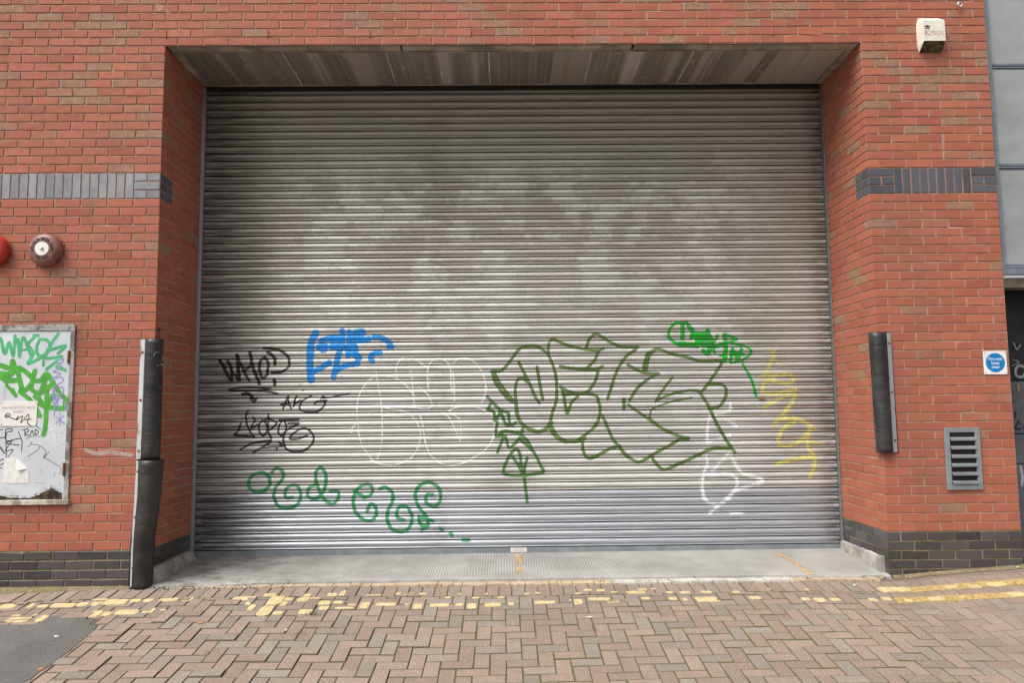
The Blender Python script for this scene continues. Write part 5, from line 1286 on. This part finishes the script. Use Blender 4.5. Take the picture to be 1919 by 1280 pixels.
for _ in range(160):
    x = random.uniform(-1.4, -.1) if random.random() < .6 else random.uniform(6.15, 7.25); y = random.uniform(-.09, -.01); crumb(x, y, float(gz(x, y)) + .006, random.uniform(.002, .007), rb, random.choice([0, 1, 2]))
for _ in range(110):
    x = random.uniform(.05, .45); y = random.uniform(-.01, .6); crumb(x, y, float(zcon(x, y)) - .001, random.uniform(.002, .006), rb, 0)
fixnormals(struct(rb.build('rubble', [M_STONE, M_LIME, M_TANM]), 'stuff'))
gr_ = MB()
def tuft(px, py, n, h, spread=.03):
    gx, gy = ground_at(px, py)
    for _ in range(n):
        x = gx + random.gauss(0, spread); y = gy + random.gauss(0, spread * .6); z = float(gz(x, y)) - .004; a = random.uniform(0, 6.28); l = h * random.uniform(.4, 1.2); w = .0016
        dx, dy = math.cos(a), math.sin(a); b = l * random.uniform(.2, .8)
        gr_.add([(x - dy * w, y + dx * w, z), (x + dy * w, y - dx * w, z), (x + dx * b * .5, y + dy * b * .5, z + l * .7), (x + dx * b, y + dy * b, z + l)], [(0, 1, 2), (0, 2, 3)])
for px, py, n, h in ((583, 1153, 46, .03), (560, 1190, 30, .022), (575, 1168, 26, .022), (395, 1224, 34, .016), (688, 1098, 18, .018), (1112, 1180, 14, .02), (680, 1100, 8, .02), (215, 1268, 30, .014), (1690, 1082, 26, .028), (1705, 1081, 16, .03), (1745, 1078, 14, .022), (1600, 1222, 16, .012), (980, 1262, 16, .014), (40, 1111, 20, .014), (120, 1108, 16, .014), (1560, 1083, 10, .016), (520, 1180, 10, .014)): tuft(px, py, n, h)
struct(gr_.build('grass', M_MOSS), 'stuff')
M_LEAF = plain('dry_leaf', (.50, .24, .11), .8)
for px, py, w, d_, lab in ((106, 1194.5, .022, .012, 'white paper scrap lying on the asphalt patch'), (76, 1256, .026, .014, 'pale leaf at the edge of the asphalt patch near the bottom of the picture'), (375, 1169.5, .024, .008, 'orange brown dry leaf on the brick paving left of the middle'), (1104, 1158.6, .024, .008, 'white scrap on the paving in front of the middle of the shutter'), (1069.5, 1127, .010, .008, 'tiny white scrap beside the worn yellow line in the middle'), (536, 1182.5, .010, .010, 'white crumb in a paving joint left of the middle'), (58, 1110, .014, .008, 'white scrap at the foot of the left wall below the hatch'), (1602, 1098, .018, .008, 'pale scrap on the paving in front of the right pier'), (1907, 1064, .014, .008, 'white scrap against the base of the right pier')):
    gx, gy = ground_at(px, py); a = random.uniform(-.6, .6); m = MB(); z = float(gz(gx, gy)) + .0065; nn = 10
    v = [(gx + w * .95 * (math.cos(q) * math.cos(a) - math.sin(q) * math.sin(a) * d_ / w) * random.uniform(.8, 1.1), gy + w * (math.cos(q) * math.sin(a) + math.sin(q) * math.cos(a) * d_ / w) * random.uniform(.8, 1.1)) for q in [2 * math.pi * k / nn for k in range(nn)]]
    m.add([(p[0], p[1], z + random.uniform(0, .004)) for p in v] + [(p[0], p[1], z - .003) for p in v], [tuple(range(nn))] + [(i, i + nn, (i + 1) % nn + nn, (i + 1) % nn) for i in range(nn)])
    tag(fixnormals(m.build('litter_scrap', M_LEAF if 'leaf' in lab else M_WHITES)), lab, 'litter', 'scraps of litter on the ground')

# ================================================================== light
SUN_EL, SUN_AZ = R_(54), R_(-52)          # azimuth measured from the wall normal, negative to the left
sd = Vector((math.sin(SUN_AZ) * math.cos(SUN_EL), -math.cos(SUN_AZ) * math.cos(SUN_EL), math.sin(SUN_EL)))
sl = D.lights.new('sun', 'SUN'); sl.energy = 1.5; sl.angle = R_(42); sl.color = (1, .96, .89)
so = D.objects.new('sun', sl); COL.objects.link(so); so.rotation_euler = sd.to_track_quat('Z', 'Y').to_euler(); so.location = (-6, -8, 9)
w = D.worlds.new('World'); SC.world = w; w.use_nodes = True; t = w.node_tree; t.nodes.clear()
sk = t.nodes.new('ShaderNodeTexSky'); sk.sky_type = 'NISHITA'; sk.sun_disc = False; sk.sun_elevation = SUN_EL
sk.sun_rotation = math.atan2(sd.x, sd.y); sk.air_density = 1.0; sk.dust_density = 6; sk.ozone_density = 1
hs = t.nodes.new('ShaderNodeHueSaturation'); hs.inputs['Saturation'].default_value = .22
bg = t.nodes.new('ShaderNodeBackground'); bg.inputs[1].default_value = .095; wo = t.nodes.new('ShaderNodeOutputWorld')
t.links.new(sk.outputs[0], hs.inputs['Color']); t.links.new(hs.outputs[0], bg.inputs[0]); t.links.new(bg.outputs[0], wo.inputs[0])
SC.view_settings.view_transform = 'Standard'; SC.view_settings.look = 'None'; SC.view_settings.gamma = 1; SC.view_settings.exposure = .86
SC.cycles.transparent_max_bounces = 16; SC.cycles.max_bounces = 8
